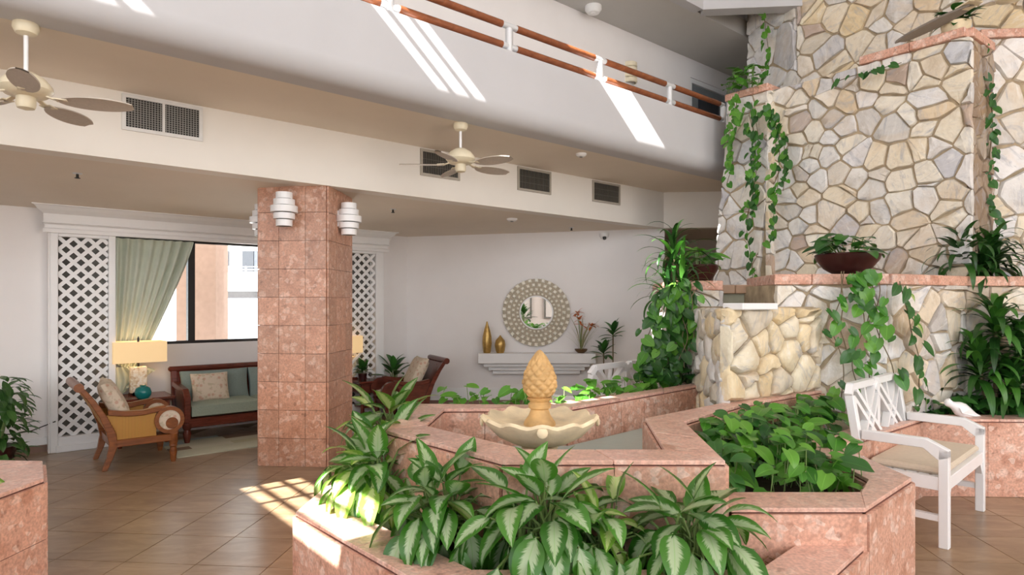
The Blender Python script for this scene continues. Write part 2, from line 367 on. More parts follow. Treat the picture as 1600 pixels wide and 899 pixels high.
# --- floor: slab plus individually laid tiles where the photograph shows them
TS = 0.46
floor = struct('floor', MB().prism([(-16,-11), (14,-11), (14,18.5), (2.9,18.5), w2(9.5,-2.9), w2(-8,-2.9)], -0.25, -0.008), M_FGROUT, 'glossy beige stone tile floor of the atrium lobby', 'floor')
tile_me = MB().box(-TS/2+0.003, TS/2-0.003, -TS/2+0.003, TS/2-0.003, -0.02, 0.0).mesh('floor_tile', M_FLOOR)
tiles_far = MB()
ang = math.atan2(RV.y, RV.x)
for i in range(-20, 22):
    for j in range(-3, 26):
        p = RV*(-2.27+TS*(i+0.5))+FV*(4.14+TS*(j+0.5))
        if (p-FL).dot(NV) < -2.7 or p.y < -3: continue
        rel = p.y
        u = CX+FPX*p.x/max(p.y, .1); v = CY+FPX*EYE/max(p.y, .1)
        if p.y > 1 and -60 < u < 1680 and 640 < v < 1010 and (u < 700 or u > 1380):
            o = link('tile', tile_me, floor, (p.x, p.y, 0)); o.rotation_euler = (0,0,ang)
        else:
            M = Matrix.Rotation(ang, 4, 'Z'); M.translation = Vector((p.x, p.y, 0)); tiles_far.box(-TS/2+0.003, TS/2-0.003, -TS/2+0.003, TS/2-0.003, -0.02, 0.0, M)
o = tiles_far.build('tile_field', M_FLOOR, floor); o['kind'] = 'stuff'

# --- ceilings
struct('ceiling_passage', MB().extrude([W(7.95,-0.05,2.77), W(11.0,3.05,2.77), W(14,3,2.77), W(14,-4,2.77), W(7.849,-4,2.77)], (0,0,0.25)), M_TAUPE, 'dim taupe ceiling of the passage beside the mirror wall', 'ceiling')
struct('ceiling', MB().extrude([W(-7,-0.19,2.76), W(7.85,-0.19,2.76), W(8.2,-3.0,2.614), W(-7,-3.0,2.614)], (0,0,0.25)), M_CEIL, 'low cream plaster ceiling over the seating area', 'ceiling')
# dropped fascia, a slab of its own
struct('wall_fascia', MB().prism([w2(-7,0), w2(7.849,0), w2(7.849,-0.2), w2(-7,-0.2)], 2.755, 3.5), M_FASC, 'long cream bulkhead wall holding four air vents', 'wall')
cr = Vector(w2(7.849,0))
struct('wall_fascia_end', MB().prism([cr, cr+RV*4.5, cr+RV*4.5+FV*0.2, cr+FV*0.2], 2.755, 3.5), M_FASC, 'short cream bulkhead over the dim passage', 'wall')
struct('trim_soffit', MB().prism([w2(-7,-0.2), w2(14,-0.2), w2(14,1.23), w2(-7,1.23)], 3.30, 3.42), M_CEIL, 'sloping-shadowed cream soffit under the balcony with two fans', 'ceiling')
# balcony parapet: rounded lower edge, profile swept along the balcony
prof = [(1.38,3.95), (1.38,3.46)] + [(1.22+0.16*math.cos(a), 3.46-0.162*math.sin(a)) for a in [PI/24*k for k in range(1,13)]] + [(1.05,3.298), (1.05,3.95)]
mb = MB(); T0, T1 = -7, 7.75
mb.add([W(T0,a,z) for a,z in prof]+[W(T1,a,z) for a,z in prof], [tuple(range(len(prof))), tuple(range(2*len(prof)-1, len(prof)-1, -1))]+[(i,(i+1)%len(prof),(i+1)%len(prof)+len(prof),i+len(prof)) for i in range(len(prof))])
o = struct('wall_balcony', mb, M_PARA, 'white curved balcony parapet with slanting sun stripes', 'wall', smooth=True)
struct('floor_upper', MB().prism([w2(-7,-0.2), w2(14,-0.2), w2(14,1.04), w2(-7,1.04)], 3.42, 3.5), M_CEIL, 'upper gallery floor slab behind the parapet', 'floor')
# upper gallery wall with a door opening at its end
dt0, dt1 = 8.55, 9.75
mb = MB().prism([w2(-7,0), w2(dt0,0), w2(dt0,-0.25), w2(-7,-0.25)], 3.5, 5.6).prism([w2(dt1,0), w2(14,0), w2(14,-0.25), w2(dt1,-0.25)], 3.5, 5.6).prism([w2(dt0,0), w2(dt1,0), w2(dt1,-0.25), w2(dt0,-0.25)], 5.22, 5.6)
struct('wall_upper', mb, M_WALL, 'grey-white upper gallery wall behind the handrail', 'wall')
struct('wall_upper_end', MB().prism([w2(10.9,-0.3), w2(10.9,2.2), w2(11.1,2.2), w2(11.1,-0.3)], 3.3, 7.0), M_WALL, 'shaded wall closing the end of the upper gallery', 'wall')
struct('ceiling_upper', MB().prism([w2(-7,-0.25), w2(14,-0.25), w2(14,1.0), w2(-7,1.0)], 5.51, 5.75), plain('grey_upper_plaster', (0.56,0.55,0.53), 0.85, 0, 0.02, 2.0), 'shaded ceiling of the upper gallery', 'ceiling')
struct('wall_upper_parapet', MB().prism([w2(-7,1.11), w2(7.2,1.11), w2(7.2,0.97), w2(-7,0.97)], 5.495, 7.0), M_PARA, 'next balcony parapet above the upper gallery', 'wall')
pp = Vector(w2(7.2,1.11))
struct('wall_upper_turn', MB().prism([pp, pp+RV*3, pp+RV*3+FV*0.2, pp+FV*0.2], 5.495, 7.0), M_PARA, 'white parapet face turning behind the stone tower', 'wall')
# upper door
dr = thing('door_1', 'grey glazed door at the end of the upper gallery', 'door', W((dt0+dt1)/2, -0.08, 3.5), math.atan2(DV.y, DV.x)); dr['kind'] = 'structure'
dw = dt1-dt0
MB().box(-dw/2, -dw/2+0.07, -0.06, 0.06, 0, 1.72).box(dw/2-0.07, dw/2, -0.06, 0.06, 0, 1.72).box(-dw/2+0.07, dw/2-0.07, -0.06, 0.06, 1.65, 1.72).build('frame', M_TRIM, dr)
lf = MB().box(-dw/2+0.07, dw/2-0.07, -0.02, 0.02, 0.02, 1.65).build('leaf', plain('grey_door', (0.20,0.22,0.23), 0.35), dr)
MB().box(dw/2-0.17, dw/2-0.14, -0.07, -0.02, 0.85, 1.05).build('handle', M_METAL, lf)
MB().box(-0.3, 0.3, -0.026, -0.021, 0.6, 1.5).build('pane', M_EXTG, lf)

# --- window wall: crown, frame posts, lattices, wall below sill
OFF = -2.45; WOFF = -2.85
SZ0, SZ1 = 1.10, 2.40
t0, t1 = 1.02, 4.02
mb = MB().prism([w2(-1,WOFF), w2(9,WOFF), w2(9,WOFF-0.15), w2(-1,WOFF-0.15)], 0, SZ0).prism([w2(-1,WOFF), w2(9,WOFF), w2(9,WOFF-0.15), w2(-1,WOFF-0.15)], SZ1, 3.0)
mb.prism([w2(-1,WOFF), w2(0.95,WOFF), w2(0.95,WOFF-0.15), w2(-1,WOFF-0.15)], SZ0, SZ1).prism([w2(4.35,WOFF), w2(9,WOFF), w2(9,WOFF-0.15), w2(4.35,WOFF-0.15)], SZ0, SZ1)
struct('wall_window', mb, M_WALL, 'white wall under and around the big lobby window', 'wall')
struct('wall_left', MB().prism([w2(-9,-2.62), w2(0.5,-2.62), w2(0.5,-2.84), w2(-9,-2.84)], 0, 2.9), M_WALL, 'white wall left of the lattice, bush in front', 'wall')
struct('baseboard_left', MB().prism([w2(-9,-2.60), w2(0.47,-2.60), w2(0.47,-2.62), w2(-9,-2.62)], 0, 0.075), M_BASEB, 'brown tile baseboard left of the lattice', 'baseboard')
struct('trim_1', MB().prism([w2(-9,-2.59), w2(0.47,-2.59), w2(0.47,-2.62), w2(-9,-2.62)], 0.075, 0.16), M_TRIM, 'white base moulding above brown tile', 'trim', bevel=0.008)
# lattice screens
def lattice(name, ta, tb, oa, ob, label):
    L = thing(name, label, 'lattice', W((ta+tb)/2, OFF, 0), math.atan2(DV.y, DV.x)); L['kind'] = 'structure'
    w = tb-ta; a, b = oa-(ta+tb)/2, ob-(ta+tb)/2; z0, z1 = 0.165, 2.325
    MB().box(-w/2, a, 0, 0.12, 0, 2.37).build('frame_post', M_TRIM, L, bevel=0.006)
    MB().box(b, w/2, 0, 0.12, 0, 2.37).build('frame_post', M_TRIM, L, bevel=0.006)
    MB().box(a, b, 0, 0.12, 0, z0).build('bottom_rail', M_TRIM, L, bevel=0.006)
    MB().box(a-0.02, b+0.02, -0.015, 0.0, 0, 0.075).build('plinth', M_TRIM, L, bevel=0.004)
    MB().box(a, b, 0, 0.12, z1, 2.37).build('top_rail', M_TRIM, L, bevel=0.006)
    MB().box(a-0.03, b+0.03, 0.25, 0.27, 0, 2.37).build('backing', M_GREYBK, L)
    P = 0.1345; sw = 0.039
    for s in (1, -1):
        k0 = int((z0-(b-a)-z0)/P)-1
        for k in range(k0, int((z1-z0)/P)+8):
            # slat line: z = c + s*(x-a), clipped to the opening
            c = z0+k*P+(0 if s == 1 else 0.01)
            pts = []
            xa, xb = a, b
            za, zb = c+s*(xa-a), c+s*(xb-a)
            lo, hi = 0.0, 1.0
            for (q0, dq, mn, mx) in ((za, zb-za, z0, z1),):
                ta_, tb_ = (mn-q0)/dq, (mx-q0)/dq
                if ta_ > tb_: ta_, tb_ = tb_, ta_
                lo, hi = max(lo, ta_), min(hi, tb_)
            if hi-lo < 0.05: continue
            A = (xa+(xb-xa)*lo, 0.035+(0.008 if s < 0 else 0), za+(zb-za)*lo); B = (xa+(xb-xa)*hi, A[1], za+(zb-za)*hi)
            MB().bar(A, B, 0.008, sw, (0,0,1)).build('slat', M_TRIM, L)
    return L
lattice('trim_lattice', 0.455, 1.055, 0.526, 0.985, 'white diagonal lattice screen beside the green curtain')
lattice('trim_lattice', 3.62, 4.43, 3.75, 4.30, 'white diagonal lattice screen half hidden behind the pink column')
# entablature over the window
cp = [(0,2.36),(0.05,2.36),(0.05,2.40),(0.035,2.41),(0.035,2.445),(0.06,2.46),(0.045,2.47),(0.045,2.56),(0.06,2.57),(0.10,2.60),(0.13,2.635),(0.15,2.64),(0.15,2.68),(0,2.68)]
mb = MB(); c0, c1 = 0.44, 4.44
cv = [W(c0-q,OFF+q,z) for q,z in cp]+[W(c1+q,OFF+q,z) for q,z in cp]; m_ = len(cp)
mb.add(cv, [tuple(range(m_)), tuple(range(2*m_-1, m_-1, -1))]+[(i,(i+1)%m_,(i+1)%m_+m_,i+m_) for i in range(m_)])
mb.prism([w2(c0,OFF), w2(c1,OFF), w2(c1,WOFF), w2(c0,WOFF)], 2.40, 2.68)
struct('trim_crown', mb, M_TRIM, 'white moulded entablature above the lattices and window', 'trim')
struct('wall_reveal', MB().prism([w2(0.44,OFF-0.02), w2(0.46,OFF-0.02), w2(0.46,WOFF), w2(0.44,WOFF)], 0, 2.5).prism([w2(4.43,OFF-0.02), w2(4.45,OFF-0.02), w2(4.45,WOFF), w2(4.43,WOFF)], 0, 2.5), M_WALL, 'white return of the window surround', 'wall')
# window frame, mullions and panes
win = thing('window_1', 'wide black framed window looking onto a white building', 'window', W(2.6, WOFF-0.05, SZ0), math.atan2(DV.y, DV.x)); win['kind'] = 'structure'
wa, wb = 0.95-2.6, 4.35-2.6; hh = SZ1-SZ0; mul = [1.93-2.6, 3.2-2.6]
MB().box(wa, wb, -0.04, 0.04, 0, 0.035).build('sill_rail', M_BLACK, win); MB().box(wa, wb, -0.04, 0.04, hh-0.03, hh).build('head_rail', M_BLACK, win)
MB().box(wa, wa+0.04, -0.04, 0.04, 0.035, hh-0.03).build('stile', M_BLACK, win); MB().box(wb-0.04, wb, -0.04, 0.04, 0.035, hh-0.03).build('stile', M_BLACK, win)
for m_x in mul: MB().box(m_x-0.04, m_x+0.04, -0.05, 0.05, 0.035, hh-0.03).build('mullion', M_BLACK, win)
xs = [wa+0.04]+mul+[wb-0.04]
for i in range(3): MB().box(xs[i]+0.04*(i > 0), xs[i+1]-0.04*(i < 2), -0.004, 0.004, 0.035, hh-0.03).build('pane', M_GLASS, win)

# --- back wall with the mirror, its corner return and passage
B0 = Vector((-1.62, 9.72)); B1 = cr+FV*0.12
struct('wall_back', MB().prism([B0, Vector((2.36,9.75)), Vector((2.36,9.95)), B0+Vector((-0.05,0.2))], 0, 2.9), M_WALL, 'white end wall carrying the round mirror and mantel', 'wall')
struct('wall_corner', MB().prism([w2(4.43,-2.62), B0, B0+Vector((-0.05,0.25)), w2(4.43,-2.86)], 0, 2.9), M_WALL, 'short white wall between lattice and mirror wall', 'wall')
struct('baseboard_back', MB().prism([B0, Vector((2.36,9.75)), Vector((2.36,9.735)), B0+Vector((0,-0.015))], 0, 0.115), M_BASEB, 'brown baseboard under the mirror wall', 'baseboard')
struct('trim_2', MB().prism([B0, Vector((2.36,9.75)), Vector((2.36,9.738)), B0+Vector((0,-0.012))], 0.115, 0.30), M_TRIM, 'white panel moulding above the back baseboard', 'trim')
struct('wall_passage', MB().prism([(2.16,9.95), (2.36,9.95), (2.9,14), (6.5,14), (6.5,14.2), (2.7,14.2)], 0, 2.9), M_TAUPE, 'taupe wall deep in the dim passage', 'wall')
struct('wall_passage_beam', MB().prism([(2.5,11.6), (6,11.3), (6,11.5), (2.5,11.8)], 2.45, 2.9), M_TAUPE, 'low taupe beam in the dim passage', 'wall')

# --- pink granite column with individual tiles
def face_tiles(parent, a, b, z0, z1, widths, heights, mat, th=0.018, gap=0.004, name='tile', cache={}):
    a, b = Vector(a), Vector(b); d = (b-a).normalized(); rz = math.atan2(d.y, d.x); s = 0.0     # outward is to the right of a->b
    for w in widths:
        z = z0
        for h in heights:
            key = (round(w,4), round(h,4), mat.name, th)
            if key not in cache:
                cache[key] = MB().box(gap/2, w-gap/2, -th, 0, gap/2, h-gap/2).mesh(name, mat)
            p = a+d*s; o = link(name, cache[key], parent, (p.x-parent.location.x, p.y-parent.location.y, z-parent.location.z)); o.rotation_euler = (0,0,rz); z += h
        s += w
def spread(L, w): n = max(1, round(L/w)); return [L/n]*n
colp = [Vector((-2.50,6.235)), Vector((-1.815,6.175)), Vector((-1.755,6.86)), Vector((-2.44,6.92))]
col = thing('column', 'square pink granite tiled column with white wall lights', 'column', (-2.13,6.55,0)); col['kind'] = 'structure'
cin = [p+(Vector((-2.13,6.55))-p).normalized()*0.006 for p in colp]
MB().prism([p-Vector((-2.13,6.55)) for p in cin], 0, 2.8).build('core', M_GROUT, col)
for i in range(4):
    a, b = colp[i], colp[(i+1)%4]; L_ = (b-a).length
    face_tiles(col, a, b, 0.0, 2.8, [L_*0.305, L_*0.39, L_*0.305], [0.2775]*10, M_COL)
# ================================================================ PLANTERS AND FOUNTAIN BASIN
def offset_in(poly, dlt):      # poly counter-clockwise, offset inwards
    n = len(poly); out = []
    for i in range(n):
        p0, p1, p2 = Vector(poly[i-1]), Vector(poly[i]), Vector(poly[(i+1)%n])
        d1 = (p1-p0).normalized(); d2 = (p2-p1).normalized(); n1 = Vector((-d1.y,d1.x)); n2 = Vector((-d2.y,d2.x))
        b = (n1+n2); b = b/b.length; c = max(0.3, b.dot(n1)); out.append(p1+b*(dlt/c))
    return out
CAPT = 0.022
def coping(parent, oa, ob, ia, ib, z, step=0.62, mat=None):      # slabs between outer edge oa->ob and inner edge ia->ib
    oa, ob, ia, ib = map(Vector, (oa, ob, ia, ib)); L = max((ob-oa).length, (ib-ia).length); n = max(1, round(L/step)); P = parent.location.xy
    for k in range(n):
        f0, f1 = k/n, (k+1)/n; g = 0.002/max(L,0.1)
        if k > 0: f0 += g
        if k < n-1: f1 -= g
        q = [oa.lerp(ob,f0), oa.lerp(ob,f1), ia.lerp(ib,f1), ia.lerp(ib,f0)]
        MB().prism([p-P for p in q], z-CAPT-parent.location.z, z-parent.location.z).build('coping_slab', mat or M_PINKCAP, parent, bevel=0.003)
def wallcore(parent, poly_o, poly_i, z0, z1):   # closed ring or open strip core, slightly inside the faces
    P = parent.location.xy; n = len(poly_o); mb = MB()
    for i in range(n-1):
        q = [Vector(poly_o[i]), Vector(poly_o[i+1]), Vector(poly_i[i+1]), Vector(poly_i[i])]; c = sum(q, Vector((0,0)))/4
        q = [p+(c-p).normalized()*0.012 for p in q]; mb.prism([p-P for p in q], z0, z1)
    return mb.build('wall_core', M_GROUT, parent)
def ring(parent, outer, inner, z, zf_o, zf_i, tw=0.62, th=0.42, skip_o=(), skip_i=()):
    wallcore(parent, outer, inner, 0.0, z-CAPT-0.004)
    for i in range(len(outer)-1):
        coping(parent, outer[i], outer[i+1], inner[i], inner[i+1], z)
        zt = z-CAPT-0.004
        if i not in skip_o and (Vector(outer[i+1])-Vector(outer[i])).length > 0.05:
            L = (Vector(outer[i+1])-Vector(outer[i])).length; face_tiles(parent, outer[i], outer[i+1], zf_o, zt, spread(L, tw), spread(zt-zf_o, th), M_PINK)
        if i not in skip_i:
            L = (Vector(inner[i+1])-Vector(inner[i])).length; face_tiles(parent, inner[i+1], inner[i], zf_i, zt, spread(L, 0.30), spread(zt-zf_i, th), M_PINK)

# raised fountain basin; outer edge walked so that outwards is on the right
fb = thing('fountain_basin', 'raised angular pink granite basin holding the pineapple fountain', 'fountain', (0.2, 3.8, 0))
O = [(1.69,4.64), (1.082,3.96), (1.006,2.975), (-0.046,2.975), (-0.751,3.70), (-0.685,4.67), (0.28,4.62), (1.86,6.02)]
I = [(1.60,4.735), (0.862,4.08), (0.775,3.205), (0.065,3.205), (-0.53,3.836), (-0.48,4.44), (0.385,4.47), (1.735,5.78)]
O, I = O[::-1], I[::-1]
ring(fb, O, I, 0.86, 0.0, 0.45)
MB().prism([Vector(p)-Vector((0.2,3.8)) for p in I], 0.40, 0.46).build('basin_floor', M_PINK, fb)
tag(MB().prism([Vector(p) for p in offset_in(I, 0.03)], 0.465, 0.60).build('pool_water', M_WATER), 'still pale green water in the fountain basin', 'water', kind='stuff')
# low front planter wrapped round the basin
fp = thing('front_planter', 'low pink granite planter with variegated plants around the basin', 'planter', (0.2, 2.7, 0))
O = [(-1.10,5.0), (-1.175,3.425), (-0.27,2.44), (1.15,2.44), (1.655,2.955)]; I = [(-0.88,5.0), (-0.94,3.50), (-0.17,2.68), (1.05,2.68), (1.33,2.955)]
ring(fp, O, I, 0.47, 0.0, 0.3)
MB().prism([Vector(p)-Vector((0.2,2.7)) for p in [(-0.89,4.95), (-0.95,3.5), (-0.17,2.66), (1.06,2.66), (1.34,2.93), (0.9,2.965), (-0.05,2.96), (-0.77,3.70), (-0.72,4.9)]], 0.0, 0.36).build('soil', M_SOIL, fp)
mbm = MB()
for k in range(420):
    x = random.uniform(0.86, 1.3); y = random.uniform(2.70, 2.94); z = 0.385+random.uniform(-0.02,0.035)
    if x-1.05 > (y-2.66)*1.0: continue
    a = random.uniform(0, PI); l = random.uniform(0.02,0.05); mbm.bar((x-l*math.cos(a),y-l*math.sin(a),z+random.uniform(-.01,.01)), (x+l*math.cos(a),y+l*math.sin(a),z+random.uniform(-.01,.01)), 0.006, 0.003)
tag(mbm.build('bark_mulch', M_MULCH), 'brown shredded bark mulch at the planter corner', 'mulch', kind='stuff')
# pothos planter on the right of the basin
pp_ = thing('bed_planter', 'pink granite planter bed filled with green pothos', 'planter', (1.6, 3.6, 0))
O = [(1.03,2.962), (1.66,2.962), (2.204,3.477), (2.215,4.262), (3.41,5.25)]; I = [(1.03,3.215), (1.78,3.215), (1.95,3.45), (2.00,4.33), (2.75,4.99)]
ring(pp_, O, I, 0.64, 0.0, 0.45, skip_o=())
MB().prism([Vector(p)-Vector((1.6,3.6)) for p in [(1.03,3.20), (1.78,3.2), (1.97,3.44), (2.01,4.33), (2.78,5.0), (2.9,5.3), (2.62,5.34), (1.62,4.52), (1.10,3.94)]], 0.0, 0.52).build('soil', M_SOIL, pp_)
# outer side of the basin above the bed is part of the basin; narrow ledge under the stone wall
cl = thing('stone_wall_ledge', 'narrow pink granite ledge at the foot of the waterfall stones', 'ledge', (2.1, 4.9, 0))
coping(cl, (2.66,5.395), (1.69,4.64), (2.62,5.42), (1.61,4.735), 0.86); 
MB().prism([Vector(p)-Vector((2.1,4.9)) for p in [(1.69,4.645), (2.655,5.395), (2.60,5.45), (1.6,4.76)]], 0.0, 0.835).build('wall_core', M_GROUT, cl)
face_tiles(cl, (1.69,4.64), (2.66,5.395), 0.45, 0.835, spread(1.23,0.4), [0.385], M_PINK)
# right hand planter along the stone wall
rp = thing('right_planter', 'pink granite planter behind the white bench with white bird', 'planter', (4.4, 5.4, 0))
O = [(3.41,5.25), (6.6,5.17)]; I = [(3.36,5.47), (6.6,5.40)]
ring(rp, O, I, 0.64, 0.0, 0.45, tw=0.5, th=0.6)
MB().prism([Vector(p)-Vector((4.4,5.4)) for p in [(2.8,5.02), (3.36,5.44), (6.6,5.38), (6.6,5.93), (4.19,5.84), (3.2,5.34)]], 0.0, 0.53).build('soil', M_SOIL, rp)
# planter at the left edge of the picture
lp = thing('corner_planter', 'pink granite planter corner in front of the bush', 'planter', (-3.2, 3.2, 0))
O = [(-2.60,2.3), (-2.578,3.47), (-2.868,3.85), (-4.6,3.99)]; I = [(-2.84,2.3), (-2.82,3.40), (-2.98,3.61), (-4.6,3.74)]
ring(lp, O, I, 0.64, 0.0, 0.45, tw=0.55, th=0.30)
MB().prism([Vector(p)-Vector((-3.2,3.2)) for p in [(-2.83,2.3), (-2.81,3.42), (-2.97,3.63), (-4.6,3.76), (-4.6,2.3)]], 0.0, 0.55).build('soil', M_SOIL, lp)

# ================================================================ STONE TOWER
def clip(poly, nx, nz, c):     # keep nx*x+nz*z <= c
    out = []
    for i in range(len(poly)):
        a, b = poly[i], poly[(i+1)%len(poly)]; da = nx*a[0]+nz*a[1]-c; db = nx*b[0]+nz*b[1]-c
        if da <= 0: out.append(a)
        if da*db < 0: t = da/(da-db); out.append((a[0]+(b[0]-a[0])*t, a[1]+(b[1]-a[1])*t))
    return out
def parea(p): return abs(sum(p[i][0]*p[(i+1)%len(p)][1]-p[(i+1)%len(p)][0]*p[i][1] for i in range(len(p))))/2
def stone_face(parent, a, b, poly, size, mats, seed, asp=1.2, depth=0.030, joint=0.003, rnd_=0.02):
    """Fieldstones laid on the vertical plane through plan points a->b (outward to the right); poly in (s, z)."""
    R = random.Random(seed); a, b = Vector(a), Vector(b); d = (b-a).normalized(); nn = Vector((d.y,-d.x)); P = parent.location
    s0, s1 = min(p[0] for p in poly), max(p[0] for p in poly); z0, z1 = min(p[1] for p in poly), max(p[1] for p in poly)
    def T(s, z, q): p = a+d*s+nn*q; return Vector((p.x,p.y,z))-P
    mx_, mz_ = sum(p[0] for p in poly)/len(poly), sum(p[1] for p in poly)/len(poly); cut_ = lambda v_, m_: m_+(v_-m_)*max(0.5, 1-0.045/max(0.05,abs(v_-m_)))
    MB().add([T(cut_(x,mx_),y,0.014) for x, y in poly]+[T(cut_(x,mx_),y,-0.03) for x, y in poly], [tuple(range(len(poly)))]+[(i,i+len(poly),(i+1)%len(poly)+len(poly),(i+1)%len(poly)) for i in range(len(poly))]).build('mortar', M_MORTAR, parent)
    seeds = []; dz = size/asp; row = 0; z = z0-dz
    while z < z1+dz:
        s = s0-size+(row%2)*size*0.5
        while s < s1+size:
            if R.random() > 0.2: seeds.append((s+R.uniform(-.5,.5)*size, z+R.uniform(-.5,.5)*dz, R.uniform(-0.5,0.9)*size*size*0.25))
            s += size
        z += dz; row += 1
    for i, (x, zc, wgt) in enumerate(seeds):
        c = list(poly)
        for j, (x2, z2, w2_) in enumerate(seeds):
            if j == i or abs(x2-x) > 2.6*size or abs(z2-zc) > 2.6*size: continue
            nx, nz = x2-x, (z2-zc)*asp; 
            c = clip(c, nx, nz, ((x2*x2-x*x)+asp*(z2*z2-zc*zc)+wgt-w2_)/2)
            if len(c) < 3: break
        if len(c) < 3 or parea(c) < 0.0012: continue
        m = [sum(p[0] for p in c)/len(c), sum(p[1] for p in c)/len(c)]
        A = sum(c[k][0]*c[(k+1)%len(c)][1]-c[(k+1)%len(c)][0]*c[k][1] for k in range(len(c)))
        if A < 0: c = c[::-1]
        # roughen the outline: one jittered point per longer edge
        o = []
        for k in range(len(c)):
            p, q = c[k], c[(k+1)%len(c)]; L = math.hypot(q[0]-p[0], q[1]-p[1]); o.append(p)
            if L > size*0.3: t = R.uniform(0.35,0.65); j = R.uniform(-0.07,0.04)*L; o.append((p[0]+(q[0]-p[0])*t-(q[1]-p[1])/L*(-j), p[1]+(q[1]-p[1])*t+(q[0]-p[0])/L*(-j)))
        rc = []
        for k in range(len(o)):                       # round the corners off
            p, q, r = o[k-1], o[k], o[(k+1)%len(o)]; w_ = 0.16 if rnd_ > 0.05 else 0.09
            if len(o) > 9: rc.append((q[0]*0.8+p[0]*0.1+r[0]*0.1, q[1]*0.8+p[1]*0.1+r[1]*0.1)); continue
            rc += [(q[0]+(p[0]-q[0])*w_, q[1]+(p[1]-q[1])*w_), (q[0]+(r[0]-q[0])*w_, q[1]+(r[1]-q[1])*w_)]
        o = rc
        def ins(p, dist):
            vx, vz = m[0]-p[0], m[1]-p[1]; L = math.hypot(vx, vz)+1e-6; f = min(0.6, dist/L); return (p[0]+vx*f, p[1]+vz*f)
        n = len(o); h = 0.016+depth*R.uniform(0.35,1.1); j0 = joint*R.uniform(0.6,1.5); tx, tz = R.uniform(-.07,.07), R.uniform(-.07,.07)
        back = [ins(p, j0) for p in o]; mid = [ins(p, j0*1.15+0.002) for p in o]; front = [ins(p, j0+0.007+size*rnd_) for p in o]
        v = [T(p[0],p[1],-0.02) for p in back]+[T(p[0],p[1],h*0.55+(p[0]-m[0])*tx+(p[1]-m[1])*tz) for p in mid]+[T(p[0],p[1],h+(p[0]-m[0])*tx+(p[1]-m[1])*tz+R.uniform(-.006,.006)) for p in front]+[T(m[0],m[1],h*1.06)]
        f = []
        for k in range(n):
            k2 = (k+1)%n; f += [(k,k2,k2+n,k+n), (k+n,k2+n,k2+2*n,k+2*n), (k+2*n,k2+2*n,3*n)]
        me = bpy.data.meshes.new('stone'); me.from_pydata(v, [], f); me.materials.append(mats if not isinstance(mats, list) else R.choice(mats)); me.shade_smooth(); 
        try: me.set_sharp_from_angle(angle=math.radians(50))
        except Exception: pass
        link('stone', me, parent)
def stone_wall(name, label, loc): 
    t = thing(name, label, 'stone wall', loc); t['kind'] = 'structure'; return t
def backing(t, poly, z0, z1, mat=None): MB().prism([Vector(p)-t.location.xy for p in poly], z0, z1).build('mortar', mat or M_MORTAR, t)
def ledge_cap(t, a, b, wd, z, th=0.09, step=0.32, over=0.05, mat=None):   # row of pink slabs along a->b, front overhang to the right
    a, b = Vector(a), Vector(b); d = (b-a).normalized(); nn = Vector((d.y,-d.x)); n = max(1, round((b-a).length/step)); P = t.location
    for k in range(n):
        p, q = a.lerp(b, k/n)+d*0.002, a.lerp(b, (k+1)/n)-d*0.002
        MB().prism([x-P.xy for x in (p+nn*over, q+nn*over, q-nn*wd, p-nn*wd)], z-P.z, z+th-P.z).build('coping_slab', mat or M_PINK, t, bevel=0.006)

# waterfall wall (T1): front runs along the ledge, side faces the basin channel
T1a, T1b, T1c = Vector((1.61,4.735)), Vector((2.63,5.43)), Vector((1.75,6.05))
tw1 = stone_wall('wall_waterfall', 'rounded yellow fieldstone wall below the white waterfall lip', (2.0,5.2,0))
backing(tw1, [T1a, T1b, (2.7,6.3), T1c], 0.0, 1.575)
stone_face(tw1, T1a, T1b, [(-0.05,0.86),(1.235,0.86),(1.235,1.57),(-0.05,1.57)], 0.215, M_STONEY, 11, depth=0.05, joint=0.005, rnd_=0.10)
stone_face(tw1, T1c, T1a, [(0,0.5),(1.36,0.5),(1.36,1.57),(0,1.57)], 0.22, [M_STONEW,M_STONEY], 12, depth=0.04, rnd_=0.08)
lipd = (T1b-T1a).normalized()
lip = tag(MB().prism([T1a+lipd*0.02+Vector((lipd.y,-lipd.x))*0.13, T1a+lipd*0.46+Vector((lipd.y,-lipd.x))*0.13, T1a+lipd*0.46-Vector((lipd.y,-lipd.x))*0.05, T1a+lipd*0.02-Vector((lipd.y,-lipd.x))*0.05], 1.555, 1.605).build('waterfall_lip', M_WHITE, bevel=0.006), 'white spill ledge jutting from the stones above the basin', 'ledge')
# lower right wall (T2 frontal, T3 receding)
T2a, T2b, T3b, T3c = Vector((2.28,5.47)), Vector((3.185,5.36)), Vector((4.19,5.86)), Vector((6.6,5.95))
tw2 = stone_wall('wall_stone_lower', 'pale fieldstone retaining wall under the pink ledge with bowl', (3.0,5.6,0))
backing(tw2, [T2a, T2b, T3b, T3c, (6.6,8.2), (2.9,8.2), (2.28,6.6)], 0.0, 1.765)
stone_face(tw2, T2a, T2b, [(0.0,0.5),(0.91,0.5),(0.91,1.765),(0,1.765)], 0.24, [M_STONEW,M_STONEW,M_STONE], 21)
stone_face(tw2, T2b, T3b, [(0.0,0.5),(1.12,0.5),(1.12,1.765),(0,1.765)], 0.23, [M_STONED,M_STONEW,M_STONE], 22)
stone_face(tw2, T3b, T3c, [(0.0,0.5),(2.4,0.5),(2.4,1.765),(0,1.765)], 0.26, [M_STONED,M_STONE], 23)
ledge_cap(tw2, T2a+Vector((-0.02,0)), T2b, 0.9, 1.765, step=0.31); ledge_cap(tw2, T2b, T3b, 0.3, 1.765, step=0.4); ledge_cap(tw2, T3b, T3c, 0.4, 1.765, step=0.4)
